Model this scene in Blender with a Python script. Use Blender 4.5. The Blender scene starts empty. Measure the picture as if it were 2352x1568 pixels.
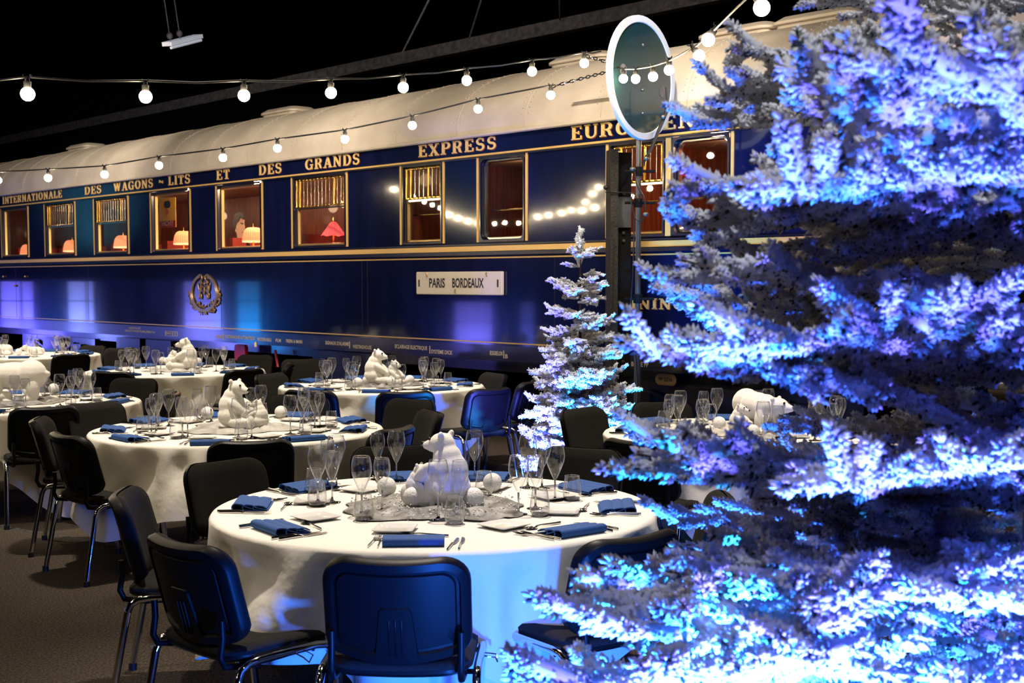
import bpy, math, random
import numpy as np
from mathutils import Vector, Matrix, Euler

random.seed(7)
RNG = np.random.default_rng(11)
PI = math.pi
R = math.radians
scene = bpy.context.scene
C = scene.collection

# ------------------------------------------------------------------ camera, world, exposure
EYE = 1.68
F_PX, CX, CY, PITCH = 2990.0, 1176.0, 853.0, R(4.0)
cam_data = bpy.data.cameras.new('camera')
cam_data.sensor_width = 36.0
cam_data.lens = F_PX / 2352.0 * 36.0
cam_data.shift_y = (CY - 784.0) / 2352.0
cam_data.clip_start = 0.05
cam_data.clip_end = 200
cam_data.dof.use_dof = True
cam_data.dof.focus_distance = 6.6
cam_data.dof.aperture_fstop = 6.3
cam = bpy.data.objects.new('camera', cam_data)
C.objects.link(cam)
cam.location = (0, 0, EYE)
cam.rotation_euler = (PI / 2 - PITCH, 0, 0)
scene.camera = cam

scene.view_settings.view_transform = 'Standard'
scene.view_settings.look = 'None'
scene.view_settings.gamma = 1.0
scene.view_settings.use_curve_mapping = False
scene.view_settings.exposure = 0.12
world = bpy.data.worlds.new('hall_dark')
scene.world = world
world.use_nodes = True
world.node_tree.nodes['Background'].inputs[0].default_value = (0.35, 0.4, 0.6, 1)
world.node_tree.nodes['Background'].inputs[1].default_value = 0.004
cy = scene.cycles
cy.max_bounces = 6
cy.diffuse_bounces = 3
cy.glossy_bounces = 3
cy.transmission_bounces = 5
cy.transparent_max_bounces = 24
cy.caustics_reflective = False
cy.caustics_refractive = False
cy.sample_clamp_indirect = 4.0
cy.use_denoising = True
cy.use_adaptive_sampling = True
cy.adaptive_threshold = 0.02

WARM = (1.0, 0.83, 0.65)
NEUTRAL = (0.88, 0.90, 1.0)
CREAM = (1.0, 0.87, 0.72)
BLUE = (0.02, 0.13, 1.0)
CYANB = (0.02, 0.33, 1.0)
LILAC = (0.13, 0.12, 1.0)

def spot(name, loc, target, power, color, angle=60, blend=0.6, radius=0.06):
    l = bpy.data.lights.new(name, 'SPOT')
    l.energy = power; l.color = color; l.spot_size = R(angle); l.spot_blend = blend
    l.shadow_soft_size = radius
    o = bpy.data.objects.new(name, l); C.objects.link(o)
    o.location = loc
    o.rotation_euler = (Vector(target) - Vector(loc)).to_track_quat('-Z', 'Y').to_euler()
    return o

def point(name, loc, power, color, radius=0.05):
    l = bpy.data.lights.new(name, 'POINT')
    l.energy = power; l.color = color; l.shadow_soft_size = radius
    o = bpy.data.objects.new(name, l); C.objects.link(o); o.location = loc
    return o

# unseen warm spots added above the tables and left floor, without fixtures
TABLES = {  # name: centre x, y
    'F': (-0.315, 5.297), 'T2': (-1.719, 8.127), 'B': (-1.156, 11.526), 'D': (-3.48, 13.43),
    'L': (-3.764, 9.876), 'E': (-6.098, 16.268), 'R': (1.463, 7.894)}
ADDED_SPOTS = [((-3.4, 4.2, 5.6), (-2.6, 4.6, 0.0), 480, 46), ((-0.4, 6.2, 5.6), (-0.3, 5.3, 0.75), 1250, 42), ((-2.0, 7.8, 5.6), (-1.7, 8.2, 0.75), 1200, 46),
              ((-1.5, 11.0, 5.6), (-1.1, 11.6, 0.75), 1200, 46), ((-3.9, 12.9, 5.6), (-3.5, 13.4, 0.75), 1200, 46),
              ((-4.2, 9.4, 5.6), (-3.8, 9.9, 0.75), 1200, 46), ((-6.4, 15.8, 5.6), (-6.1, 16.3, 0.75), 1200, 46),
              ((1.2, 7.4, 5.6), (1.4, 7.9, 0.75), 1200, 46)]
for k, (a, b, p, ang) in enumerate(ADDED_SPOTS):
    spot('ceiling_spot_light', a, b, p, CREAM, ang, 0.8, 0.12)
# unseen spots added to wash the carriage roof and lettering
WASH_SPOTS = [((0.6, 8.6, 5.7), (0.2, 14.3, 3.5), 1250, 75), ((-3.4, 11.6, 5.7), (-3.6, 18.2, 3.5), 1150, 75),
              ((3.4, 6.6, 5.7), (2.9, 11.2, 3.5), 650, 80), ((-7.0, 16.0, 5.7), (-7.8, 22.6, 3.5), 1150, 75)]
WASH_SPOTS.append(((0.1, 8.2, 5.6), (0.5, 10.0, 1.4), 800, 26))  # added spot that brightens the small fir
WASH_SPOTS.append(((0.2, 0.4, 5.6), (1.2, 3.0, 2.4), 480, 50))  # added overhead fill for the big fir
for a, b, p, ang in WASH_SPOTS:
    spot('ceiling_spot_light', a, b, p, WARM if ang > 60 else NEUTRAL, ang, 0.9, 0.15)
# coloured LED cans standing on the floor (cans are built further down)
PARS = [  # loc, target, power, colour, angle
    ((0.45, 3.25, 0.16), (1.2, 3.1, 1.3), 600, BLUE, 110),  # blue fill added for the dark far parts of the big fir
    ((0.95, 1.75, 0.45), (1.1, 2.6, 0.95), 330, (0.05, 0.13, 1.0), 120),
    ((-0.25, 2.05, 0.16), (1.1, 2.9, 1.45), 1100, BLUE, 80),  # added to lift the big fir's shadows to blue
    ((0.44, 2.36, 0.62), (0.52, 2.46, 1.2), 1000, CYANB, 100),
    ((0.25, 2.85, 0.16), (-0.1, 4.9, 0.55), 300, (0.02, 0.16, 1.0), 85),
    ((0.42, 1.55, 0.16), (1.25, 2.6, 1.9), 700, LILAC, 95),
    ((1.9, 4.1, 0.16), (1.3, 3.2, 1.6), 420, CYANB, 110),
    ((0.80, 9.30, 0.16), (0.52, 10.0, 1.0), 900, CYANB, 100),
    ((0.12, 9.20, 0.16), (0.45, 10.0, 1.0), 600, LILAC, 100),
    ((0.02, 9.15, 0.16), (-0.6, 10.6, 0.6), 180, BLUE, 110),
]
for a, b, p, col, ang in PARS:
    spot('led_can_light', a, b, p, col, ang, 0.5, 0.05)

# ------------------------------------------------------------------ pixel helpers (photo pixel -> place)
_c, _s = math.cos(PITCH), math.sin(PITCH)
def ray(px, py):
    x = (px - CX) / F_PX; y = -(py - CY) / F_PX
    return Vector((x, _c + y * _s, -_s + y * _c))
def onz(px, py, z):
    r = ray(px, py); t = (z - EYE) / r.z
    return Vector((0, 0, EYE)) + r * t
def aty(px, py, Y):
    r = ray(px, py)
    return Vector((0, 0, EYE)) + r * (Y / r.y)

# ------------------------------------------------------------------ materials
def mat(name, col, rough=0.5, metal=0.0, spec=0.5, coat=0.0, coat_rough=0.03, emit=None, estr=0.0, sheen=0.0):
    m = bpy.data.materials.new(name); m.use_nodes = True
    b = m.node_tree.nodes['Principled BSDF']
    b.inputs['Base Color'].default_value = (*col, 1)
    b.inputs['Roughness'].default_value = rough
    b.inputs['Metallic'].default_value = metal
    b.inputs['Specular IOR Level'].default_value = spec
    b.inputs['Coat Weight'].default_value = coat
    b.inputs['Coat Roughness'].default_value = coat_rough
    b.inputs['Sheen Weight'].default_value = sheen
    if emit:
        b.inputs['Emission Color'].default_value = (*emit, 1)
        b.inputs['Emission Strength'].default_value = estr
    return m
def nodes(m):
    return m.node_tree.nodes, m.node_tree.links, m.node_tree.nodes['Principled BSDF']
def add_noise(m, scale, c1, c2, bump=0.0, detail=4, stretch=None, dist=0.01, lo=0.35, hi=0.65, obj=True):
    n, l, b = nodes(m)
    tc = n.new('ShaderNodeTexCoord'); mp = n.new('ShaderNodeMapping')
    if stretch: mp.inputs['Scale'].default_value = stretch
    l.new(tc.outputs['Object' if obj else 'Generated'], mp.inputs['Vector'])
    t = n.new('ShaderNodeTexNoise'); t.inputs['Scale'].default_value = scale; t.inputs['Detail'].default_value = detail
    l.new(mp.outputs['Vector'], t.inputs['Vector'])
    if c1:
        r = n.new('ShaderNodeValToRGB')
        r.color_ramp.elements[0].position = lo; r.color_ramp.elements[1].position = hi
        r.color_ramp.elements[0].color = (*c1, 1); r.color_ramp.elements[1].color = (*c2, 1)
        l.new(t.outputs['Fac'], r.inputs['Fac']); l.new(r.outputs['Color'], b.inputs['Base Color'])
    if bump:
        bp = n.new('ShaderNodeBump'); bp.inputs['Strength'].default_value = bump; bp.inputs['Distance'].default_value = dist
        l.new(t.outputs['Fac'], bp.inputs['Height']); l.new(bp.outputs['Normal'], b.inputs['Normal'])
    return m

M = {}
M['carpet'] = add_noise(mat('carpet', (0.05, 0.04, 0.03), 0.95, spec=0.1), 90, (0.020, 0.016, 0.012), (0.085, 0.068, 0.052), 0.6, 6, dist=0.01)
M['black'] = mat('black_paint', (0.004, 0.004, 0.005), 0.8, spec=0.1)
M['hall_wall'] = mat('hall_wall', (0.25, 0.26, 0.28), 0.85, spec=0.1)
M['drape'] = mat('dark_drape', (0.035, 0.035, 0.045), 0.9, spec=0.05)
M['beam'] = add_noise(mat('beam_grey', (0.10, 0.10, 0.12), 0.6), 8, (0.06, 0.06, 0.075), (0.14, 0.14, 0.16))
M['navy'] = add_noise(mat('navy_enamel', (0.004, 0.007, 0.045), 0.12, spec=0.2, coat=1.0, coat_rough=0.055), 1.6, (0.0035, 0.006, 0.040), (0.005, 0.009, 0.055), 0.05, 2, stretch=(3.0, 1, 0.5), dist=0.02)
M['navy_dark'] = mat('navy_sole_bar', (0.004, 0.006, 0.022), 0.28, coat=0.6, coat_rough=0.1)
M['gold'] = mat('gold_line', (0.80, 0.52, 0.16), 0.38, metal=0.15, spec=0.5)
M['gold_letter'] = mat('gold_letter', (0.86, 0.62, 0.24), 0.45, metal=0.1)
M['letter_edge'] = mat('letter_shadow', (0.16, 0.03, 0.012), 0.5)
M['brass'] = mat('polished_brass', (0.78, 0.48, 0.12), 0.22, metal=1.0)
M['brass_dull'] = mat('dull_brass', (0.55, 0.36, 0.14), 0.35, metal=0.8)
M['nickel'] = mat('nickel', (0.62, 0.58, 0.52), 0.18, metal=1.0)
M['chrome'] = mat('chrome', (0.75, 0.76, 0.78), 0.08, metal=1.0)
M['steel'] = mat('cutlery_steel', (0.72, 0.71, 0.69), 0.14, metal=1.0)
M['roof'] = add_noise(mat('roof_cream', (0.60, 0.54, 0.45), 0.5, spec=0.4), 2.2, (0.54, 0.48, 0.40), (0.66, 0.60, 0.51), 0.06, 4)
M['rivet'] = mat('roof_rivet', (0.45, 0.40, 0.33), 0.5)
M['wood'] = add_noise(mat('mahogany', (0.22, 0.05, 0.02), 0.35, coat=0.3), 3, (0.13, 0.026, 0.012), (0.30, 0.07, 0.03), 0, 6, stretch=(9, 9, 0.6))
M['redseat'] = mat('red_plush', (0.30, 0.03, 0.02), 0.8)
M['ceil_in'] = mat('carriage_ceiling', (0.45, 0.30, 0.2), 0.5)
M['chair_plastic'] = add_noise(mat('black_plastic', (0.0055, 0.0055, 0.0065), 0.42, spec=0.16), 400, None, None, 0.08, 2, dist=0.001)
M['chair_fabric'] = add_noise(mat('black_fabric', (0.013, 0.012, 0.011), 0.92, spec=0.15), 260, (0.009, 0.0085, 0.008), (0.019, 0.018, 0.016), 0.25, 3, dist=0.002)
M['cloth'] = add_noise(mat('white_cloth', (0.80, 0.77, 0.72), 0.8, spec=0.2), 4.5, None, None, 0.35, 4, dist=0.05)
M['napkin'] = add_noise(mat('blue_napkin', (0.018, 0.075, 0.27), 0.7, spec=0.3), 300, (0.016, 0.068, 0.25), (0.021, 0.083, 0.29), 0.1, 2, dist=0.001)
M['runner'] = add_noise(mat('grey_velvet', (0.16, 0.16, 0.17), 0.45, spec=0.6, sheen=0.5), 14, (0.03, 0.03, 0.033), (0.38, 0.37, 0.36), 0.7, 6, dist=0.02)
M['runner_light'] = add_noise(mat('silver_cloth', (0.42, 0.41, 0.39), 0.5, spec=0.5, sheen=0.3), 14, (0.28, 0.27, 0.26), (0.58, 0.56, 0.53), 0.5, 6, dist=0.02)
M['plate'] = mat('white_china', (0.82, 0.81, 0.80), 0.12, spec=0.5, coat=0.5)
M['plush'] = add_noise(mat('white_plush', (0.86, 0.83, 0.78), 0.95, spec=0.1, sheen=0.5), 220, (0.80, 0.77, 0.71), (0.90, 0.88, 0.84), 0.5, 4, dist=0.004)
M['snowball'] = add_noise(mat('snowball', (0.88, 0.87, 0.86), 0.9, spec=0.2), 150, (0.80, 0.79, 0.78), (0.93, 0.92, 0.91), 0.9, 4, dist=0.006)
M['eye'] = mat('black_glass_eye', (0.004, 0.004, 0.004), 0.15)
M['flock'] = mat('flock_snow', (0.82, 0.81, 0.82), 0.95, spec=0.1)
M['flock'].node_tree.nodes['Principled BSDF'].inputs['Subsurface Weight'].default_value = 0.0
M['needle'] = mat('fir_needle', (0.03, 0.055, 0.045), 0.8)
M['bark'] = add_noise(mat('bark', (0.05, 0.03, 0.02), 0.9), 20, (0.03, 0.018, 0.012), (0.08, 0.05, 0.03), 0.5)
M['bulb'] = mat('lit_bulb', (1, 0.9, 0.7), 0.3, emit=(1.0, 0.80, 0.50), estr=160)
M['bulb_far'] = mat('lit_bulb_small', (1, 0.9, 0.7), 0.3, emit=(1.0, 0.80, 0.50), estr=160)
M['rubber'] = mat('black_rubber', (0.012, 0.012, 0.012), 0.45)
M['shade'] = mat('lit_pleated_shade', (0.8, 0.3, 0.16), 0.8, emit=(1.0, 0.27, 0.10), estr=1.0)
M['shade_pink'] = mat('lit_pink_shade', (0.8, 0.15, 0.15), 0.8, emit=(1.0, 0.10, 0.10), estr=0.75)
M['shade_band'] = mat('lit_shade_band', (0.9, 0.7, 0.4), 0.8, emit=(1.0, 0.66, 0.34), estr=1.1)
M['sign_face'] = add_noise(mat('sign_teal', (0.006, 0.03, 0.04), 0.25, spec=0.4, coat=0.4, coat_rough=0.08), 3, (0.004, 0.025, 0.04), (0.009, 0.035, 0.035), 0.03, 3)
M['sign_rim'] = mat('sign_white_rim', (0.50, 0.56, 0.66), 0.5)
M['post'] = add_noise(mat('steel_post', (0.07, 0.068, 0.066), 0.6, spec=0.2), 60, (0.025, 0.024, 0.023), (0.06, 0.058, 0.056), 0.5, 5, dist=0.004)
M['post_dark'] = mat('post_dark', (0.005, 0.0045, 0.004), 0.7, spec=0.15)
M['pole'] = mat('grey_pole', (0.16, 0.17, 0.18), 0.35, metal=0.8)
M['enamel'] = mat('white_enamel', (0.80, 0.74, 0.62), 0.3, coat=0.4)
M['ink'] = mat('black_ink', (0.006, 0.006, 0.006), 0.5)
M['white_text'] = mat('cream_text', (0.70, 0.62, 0.48), 0.6)
M['red'] = mat('red_paint', (0.45, 0.01, 0.012), 0.4)
M['yellow'] = mat('poster_yellow', (0.75, 0.48, 0.07), 0.6, emit=(0.75, 0.48, 0.07), estr=0.0)
M['poster_red'] = mat('poster_red', (0.30, 0.02, 0.02), 0.6)
M['poster_blue'] = mat('poster_blue', (0.03, 0.05, 0.12), 0.6)
M['poster_pink'] = mat('poster_pink', (0.6, 0.2, 0.14), 0.6)
M['paper'] = mat('paper', (0.7, 0.66, 0.58), 0.7)
M['skin'] = mat('painted_skin', (0.62, 0.40, 0.26), 0.7)
M['suit'] = mat('painted_suit', (0.012, 0.012, 0.016), 0.7)
M['white_panel'] = mat('white_partition', (0.80, 0.80, 0.82), 0.7)
M['tube_white'] = mat('lamp_housing_white', (0.75, 0.78, 0.82), 0.4, emit=(0.7, 0.8, 1.0), estr=0.22)  # weak glow stands in for light falling on the unlit strip lamp

def thin_glass(name, tint=(1, 1, 1), boost=1.0, ior=1.5, edge=0.0):
    m = bpy.data.materials.new(name); m.use_nodes = True
    n, l = m.node_tree.nodes, m.node_tree.links
    n.clear()
    out = n.new('ShaderNodeOutputMaterial'); mix = n.new('ShaderNodeMixShader')
    tr = n.new('ShaderNodeBsdfTransparent'); tr.inputs['Color'].default_value = (*tint, 1)
    gl = n.new('ShaderNodeBsdfGlossy'); gl.inputs['Roughness'].default_value = 0.02
    fr = n.new('ShaderNodeFresnel'); fr.inputs['IOR'].default_value = ior
    mu = n.new('ShaderNodeMath'); mu.operation = 'MULTIPLY'; mu.inputs[1].default_value = boost; mu.use_clamp = True
    ge = n.new('ShaderNodeNewGeometry'); im = n.new('ShaderNodeMath'); im.operation = 'MULTIPLY_ADD'
    im.inputs[1].default_value = 1.0 / ior - ior; im.inputs[2].default_value = ior
    l.new(ge.outputs['Backfacing'], im.inputs[0]); l.new(im.outputs[0], fr.inputs['IOR'])
    l.new(fr.outputs[0], mu.inputs[0]); l.new(mu.outputs[0], mix.inputs[0])
    l.new(tr.outputs[0], mix.inputs[1]); l.new(gl.outputs[0], mix.inputs[2])
    last = mix
    if edge:   # pale outline put into the material at grazing angles to brighten the bowls
        lw = n.new('ShaderNodeLayerWeight'); lw.inputs['Blend'].default_value = 0.5
        pw = n.new('ShaderNodeMath'); pw.operation = 'POWER'; pw.inputs[1].default_value = 2.6
        me = n.new('ShaderNodeMath'); me.operation = 'MULTIPLY'; me.inputs[1].default_value = edge
        gr = n.new('ShaderNodeBsdfGlossy'); gr.inputs['Color'].default_value = (0.95, 0.96, 1.0, 1); gr.inputs['Roughness'].default_value = 0.3
        tl0 = n.new('ShaderNodeBsdfTranslucent'); tl0.inputs['Color'].default_value = (0.95, 0.96, 1.0, 1)
        df = n.new('ShaderNodeMixShader'); df.inputs[0].default_value = 0.5
        l.new(gr.outputs[0], df.inputs[1]); l.new(tl0.outputs[0], df.inputs[2])
        m2 = n.new('ShaderNodeMixShader')
        l.new(lw.outputs['Facing'], pw.inputs[0]); l.new(pw.outputs[0], me.inputs[0]); l.new(me.outputs[0], m2.inputs[0])
        l.new(mix.outputs[0], m2.inputs[1]); l.new(df.outputs[0], m2.inputs[2]); last = m2
    l.new(last.outputs[0], out.inputs['Surface'])
    return m
M['glass'] = thin_glass('clear_glass', (0.97, 0.98, 0.99), 3.0, 1.5, 0.5)
M['pane'] = thin_glass('window_pane', (0.82, 0.84, 0.84), 1.3)
def solid_glass(name):
    m = bpy.data.materials.new(name); m.use_nodes = True
    b = m.node_tree.nodes['Principled BSDF']
    b.inputs['Transmission Weight'].default_value = 1.0
    b.inputs['Roughness'].default_value = 0.0
    b.inputs['IOR'].default_value = 1.5
    return m
M['stem'] = solid_glass('glass_stem')

# ------------------------------------------------------------------ mesh helpers
class MB:
    def __init__(self):
        self.v = []; self.f = []; self.m = []
    def add(self, vs, fs, mi=0):
        o = len(self.v)
        self.v.extend([(float(p[0]), float(p[1]), float(p[2])) for p in vs])
        for f in fs:
            self.f.append(tuple(i + o for i in f)); self.m.append(mi)
    def box(self, x0, x1, y0, y1, z0, z1, mi=0):
        self.add([(x0, y0, z0), (x1, y0, z0), (x1, y1, z0), (x0, y1, z0), (x0, y0, z1), (x1, y0, z1), (x1, y1, z1), (x0, y1, z1)],
                 [(0, 3, 2, 1), (4, 5, 6, 7), (0, 1, 5, 4), (1, 2, 6, 5), (2, 3, 7, 6), (3, 0, 4, 7)], mi)
    def tube(self, pts, r, n=8, mi=0, closed=False, ry=None, cap=True):
        pts = [Vector(p) for p in pts]; k = len(pts)
        rs = r if isinstance(r, (list, tuple)) else [r] * k
        prev = None; vs = []
        for i, p in enumerate(pts):
            if closed: t = pts[(i + 1) % k] - pts[i - 1]
            elif i == 0: t = pts[1] - pts[0]
            elif i == k - 1: t = pts[-1] - pts[-2]
            else: t = (pts[i + 1] - p).normalized() + (p - pts[i - 1]).normalized()
            if t.length < 1e-9: t = Vector((0, 0, 1))
            t.normalize()
            if prev is None:
                a = Vector((0, 0, 1)) if abs(t.z) < 0.9 else Vector((1, 0, 0))
                u = (a - t * a.dot(t)).normalized()
            else:
                u = prev - t * prev.dot(t)
                u = u.normalized() if u.length > 1e-6 else prev
            prev = u; w = t.cross(u)
            for j in range(n):
                an = 2 * PI * j / n
                vs.append(p + u * (math.cos(an) * rs[i]) + w * (math.sin(an) * (ry if ry else rs[i])))
        fs = []
        m_ = k if closed else k - 1
        for i in range(m_):
            for j in range(n):
                a = i * n + j; b = i * n + (j + 1) % n; i2 = (i + 1) % k
                fs.append((a, b, i2 * n + (j + 1) % n, i2 * n + j))
        if cap and not closed:
            fs.append(tuple(range(n))[::-1]); fs.append(tuple((k - 1) * n + j for j in range(n)))
        self.add(vs, fs, mi)
    def lathe(self, prof, n=20, mi=0, c=(0, 0, 0), mis=None):
        vs = []; fs = []; base = []
        for (r, z) in prof:
            if r < 1e-6:
                base.append((len(vs), 1)); vs.append((c[0], c[1], c[2] + z))
            else:
                base.append((len(vs), n))
                for j in range(n):
                    a = 2 * PI * j / n
                    vs.append((c[0] + r * math.cos(a), c[1] + r * math.sin(a), c[2] + z))
        o = len(self.v); self.v.extend(vs)
        for i in range(len(prof) - 1):
            (a, na), (b, nb) = base[i], base[i + 1]
            for j in range(n):
                j2 = (j + 1) % n
                if na == 1 and nb == 1: continue
                if na == 1: f = (a, b + j2, b + j)
                elif nb == 1: f = (a + j, a + j2, b)
                else: f = (a + j, a + j2, b + j2, b + j)
                self.f.append(tuple(q + o for q in f)); self.m.append(mis[i] if mis else mi)
    def ell(self, c, r, rot=None, seg=14, ring=9, mi=0):
        if not isinstance(r, (list, tuple)): r = (r, r, r)
        mt = Euler(rot).to_matrix() if rot else Matrix.Identity(3)
        prof = []
        vs = [Vector(c) + mt @ Vector((0, 0, -r[2]))]
        for i in range(1, ring):
            t = -PI / 2 + PI * i / ring
            for j in range(seg):
                a = 2 * PI * j / seg
                vs.append(Vector(c) + mt @ Vector((r[0] * math.cos(t) * math.cos(a), r[1] * math.cos(t) * math.sin(a), r[2] * math.sin(t))))
        vs.append(Vector(c) + mt @ Vector((0, 0, r[2])))
        fs = []
        for j in range(seg):
            fs.append((0, 1 + (j + 1) % seg, 1 + j))
            fs.append((len(vs) - 1, len(vs) - 1 - seg + j, len(vs) - 1 - seg + (j + 1) % seg))
        for i in range(ring - 2):
            for j in range(seg):
                a = 1 + i * seg + j; b = 1 + i * seg + (j + 1) % seg
                fs.append((a, b, b + seg, a + seg))
        self.add(vs, fs, mi)
    def rings(self, rings, fmap, mi=0, cap0=True, cap1=True):
        """rings: list of (list of (u,v), depth); consecutive rings are bridged"""
        vs = []; fs = []; n = len(rings[0][0])
        for pts, d in rings:
            for (u, v) in pts: vs.append(fmap(u, v, d))
        for i in range(len(rings) - 1):
            for j in range(n):
                a = i * n + j; b = i * n + (j + 1) % n
                fs.append((a, b, b + n, a + n))
        if cap0:
            vs.append(fmap(*self._cen(rings[0][0]), rings[0][1])); q = len(vs) - 1
            for j in range(n): fs.append((q, (j + 1) % n, j))
        if cap1:
            vs.append(fmap(*self._cen(rings[-1][0]), rings[-1][1])); q = len(vs) - 1; o = (len(rings) - 1) * n
            for j in range(n): fs.append((q, o + j, o + (j + 1) % n))
        self.add(vs, fs, mi)
    @staticmethod
    def _cen(p):
        return (sum(a for a, b in p) / len(p), sum(b for a, b in p) / len(p))
    def mesh(self, name, mats, smooth=None):
        me = bpy.data.meshes.new(name)
        me.from_pydata(self.v, [], self.f)
        for m in (mats if isinstance(mats, (list, tuple)) else [mats]):
            me.materials.append(M[m] if isinstance(m, str) else m)
        me.polygons.foreach_set('material_index', self.m)
        if smooth is not None:
            me.polygons.foreach_set('use_smooth', [True] * len(self.f))
            if smooth < 180: me.set_sharp_from_angle(angle=R(smooth))
        me.update()
        return me
    def build(self, name, mats, parent=None, smooth=None, loc=None):
        o = bpy.data.objects.new(name, self.mesh(name, mats, smooth))
        C.objects.link(o)
        if parent: o.parent = parent
        if loc: o.location = loc
        return o

def rrect(a, b, r, n=5, rb=None, m=0):
    r = min(r, a, b); rb = r if rb is None else min(rb, a, b)
    pts = []
    for (sx, sy, a0) in ((1, 1, 0), (-1, 1, 90), (-1, -1, 180), (1, -1, 270)):
        q = r if sy > 0 else rb
        for i in range(n + 1):
            t = R(a0 + 90 * i / n)
            pts.append((sx * (a - q) + q * math.cos(t), sy * (b - q) + q * math.sin(t)))
    if m:   # extra points along the straight sides, so that a curved plate stays smooth
        out = []
        for i, p in enumerate(pts):
            out.append(p)
            if i % (n + 1) == n:
                q = pts[(i + 1) % len(pts)]
                out += [(p[0] + (q[0] - p[0]) * k / (m + 1), p[1] + (q[1] - p[1]) * k / (m + 1)) for k in range(1, m + 1)]
        return out
    return pts
def scaled(pts, k):
    return [(a * k, b * k) for a, b in pts]

def empty(name, loc=(0, 0, 0), rz=0.0):
    o = bpy.data.objects.new(name, None); C.objects.link(o)
    o.location = loc; o.rotation_euler = (0, 0, rz); o.empty_display_size = 0.05
    return o
def tag(o, label, cat, group=None):
    o['label'] = label; o['category'] = cat
    if group: o['group'] = group
    return o
def struct(o):
    o['kind'] = 'structure'; return o
KIDS = {}
def dup(root):
    c = root.copy(); C.objects.link(c)
    for ch in [o for o in root.children]:
        d = ch.copy(); C.objects.link(d); d.parent = c
        for g in [o for o in ch.children]:
            e = g.copy(); C.objects.link(e); e.parent = d
    return c
def text_mesh(body, size, bold=0.0, extrude=0.0, sx=1.0, space=1.0):
    cu = bpy.data.curves.new('txt', 'FONT'); cu.body = body; cu.size = size; cu.offset = bold; cu.extrude = extrude
    cu.space_character = space; cu.resolution_u = 3
    o = bpy.data.objects.new('txt', cu); C.objects.link(o)
    bpy.context.view_layer.update()
    me = bpy.data.meshes.new_from_object(o.evaluated_get(bpy.context.evaluated_depsgraph_get()))
    bpy.data.objects.remove(o); bpy.data.curves.remove(cu)
    vs = [(v.co.x * sx, v.co.y, v.co.z) for v in me.vertices]; fs = [tuple(p.vertices) for p in me.polygons]
    bpy.data.meshes.remove(me)
    return vs, fs
def add_text(mb, body, size, place, center=False, width=None, mi=0, **kw):
    """place(u, v, d) -> local point; u along the line"""
    vs, fs = text_mesh(body, size, **kw)
    x0 = min(v[0] for v in vs); x1 = max(v[0] for v in vs); y0 = min(v[1] for v in vs)
    k = (width / (x1 - x0)) if width else 1.0
    off = (x1 - x0) * k / 2 if center else 0
    mb.add([place((v[0] - x0) * k - off, v[1] - y0, v[2]) for v in vs], fs, mi)

# ------------------------------------------------------------------ the hall
fl = MB(); fl.add([(-40, -6, 0), (30, -6, 0), (30, 45, 0), (-40, 45, 0)], [(0, 1, 2, 3)])
struct(fl.build('floor', 'carpet'))
w = MB(); w.box(-40, 30, -6, 45, 8.0, 8.2); struct(w.build('ceiling', 'black'))
w = MB(); w.box(-40, 30, 44.8, 45, 0, 8); struct(w.build('wall_back', 'black'))
w = MB(); w.box(-22.2, -22, -6, 45, 0, 8); struct(w.build('wall_left', 'hall_wall'))
w = MB(); w.box(29.8, 30, -6, 45, 0, 8); struct(w.build('wall_right', 'black'))
w = MB(); w.box(-40, 30, -6.2, -6, 0, 8); struct(w.build('wall_front', 'black'))

fa, fb = onz(-200, 1176, 0.0), onz(620, 1311, 0.0)
w = MB(); d_ = (fb - fa).normalized(); n_ = Vector((-d_.y, d_.x, 0)) * 0.02
w.add([fa - n_, fb - n_, fb + n_, fa + n_] + [q + Vector((0, 0, 0.006)) for q in (fa - n_ * 0.6, fb - n_ * 0.6, fb + n_ * 0.6, fa + n_ * 0.6)], [(3, 2, 1, 0), (4, 5, 6, 7), (0, 1, 5, 4), (1, 2, 6, 5), (2, 3, 7, 6), (3, 0, 4, 7)])
struct(w.build('trim_3', 'post'))

# ------------------------------------------------------------------ the carriage
TD = Vector((0.67391154, -0.73881204, 0)); TN = Vector((0.73881204, 0.67391154, 0))
T0 = aty(1080, 644, 14.0); T0.z = 0
TRZ = math.atan2(TD.y, TD.x)
def tl(px, py, y=0.0):
    """photo pixel -> carriage local (s, z) on the plane y behind the side"""
    r = ray(px, py); O = Vector((0, 0, EYE)); p0 = T0 + TN * y
    k = (p0 - O).dot(TN) / r.dot(TN); p = O + r * k
    return (p - p0).dot(TD), p.z
def tw(s, y, z):
    return T0 + TD * s + TN * y + Vector((0, 0, z))

SX0, SX1 = -16.2, 5.66
car = empty('dining_carriage', T0, TRZ)
tag(car, 'dark blue vintage dining carriage with cream roof and gold lettering', 'train carriage')
WIN = [(-14.9, -13.7, 'plain'), (-13.0, -11.79, 'plain'), (-11.09, -9.88, 'grille'), (-9.18, -7.985, 'grille'), (-7.26, -6.07, 'plain'),
       (-5.34, -4.16, 'plain'), (-3.455, -2.26, 'grille'), (-1.205, -0.44, 'grille'), (0.13, 0.89, 'round'),
       (2.015, 2.765, 'grille'), (2.795, 3.51, 'round')]
WZ0, WZ1 = 2.085, 2.97
b = MB()
b.box(SX0, SX1, 0, 0.09, 1.0, WZ0)
b.box(SX0, SX1, 0, 0.09, WZ1, 3.2)
xs = SX0
for (a, c_, k) in WIN:
    b.box(xs, a + 0.03, 0, 0.09, WZ0, WZ1); xs = c_ - 0.03
b.box(xs, 4.63, 0, 0.09, WZ0, WZ1)
b.box(4.95, SX1, 0, 0.09, WZ0, WZ1)
b.build('side_panel', 'navy', car)
b = MB(); b.box(4.64, 4.94, 0.004, 0.05, 1.02, 2.98); b.build('door_recess', 'black', car)  # flat black sheet in place of the opening's shade
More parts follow.
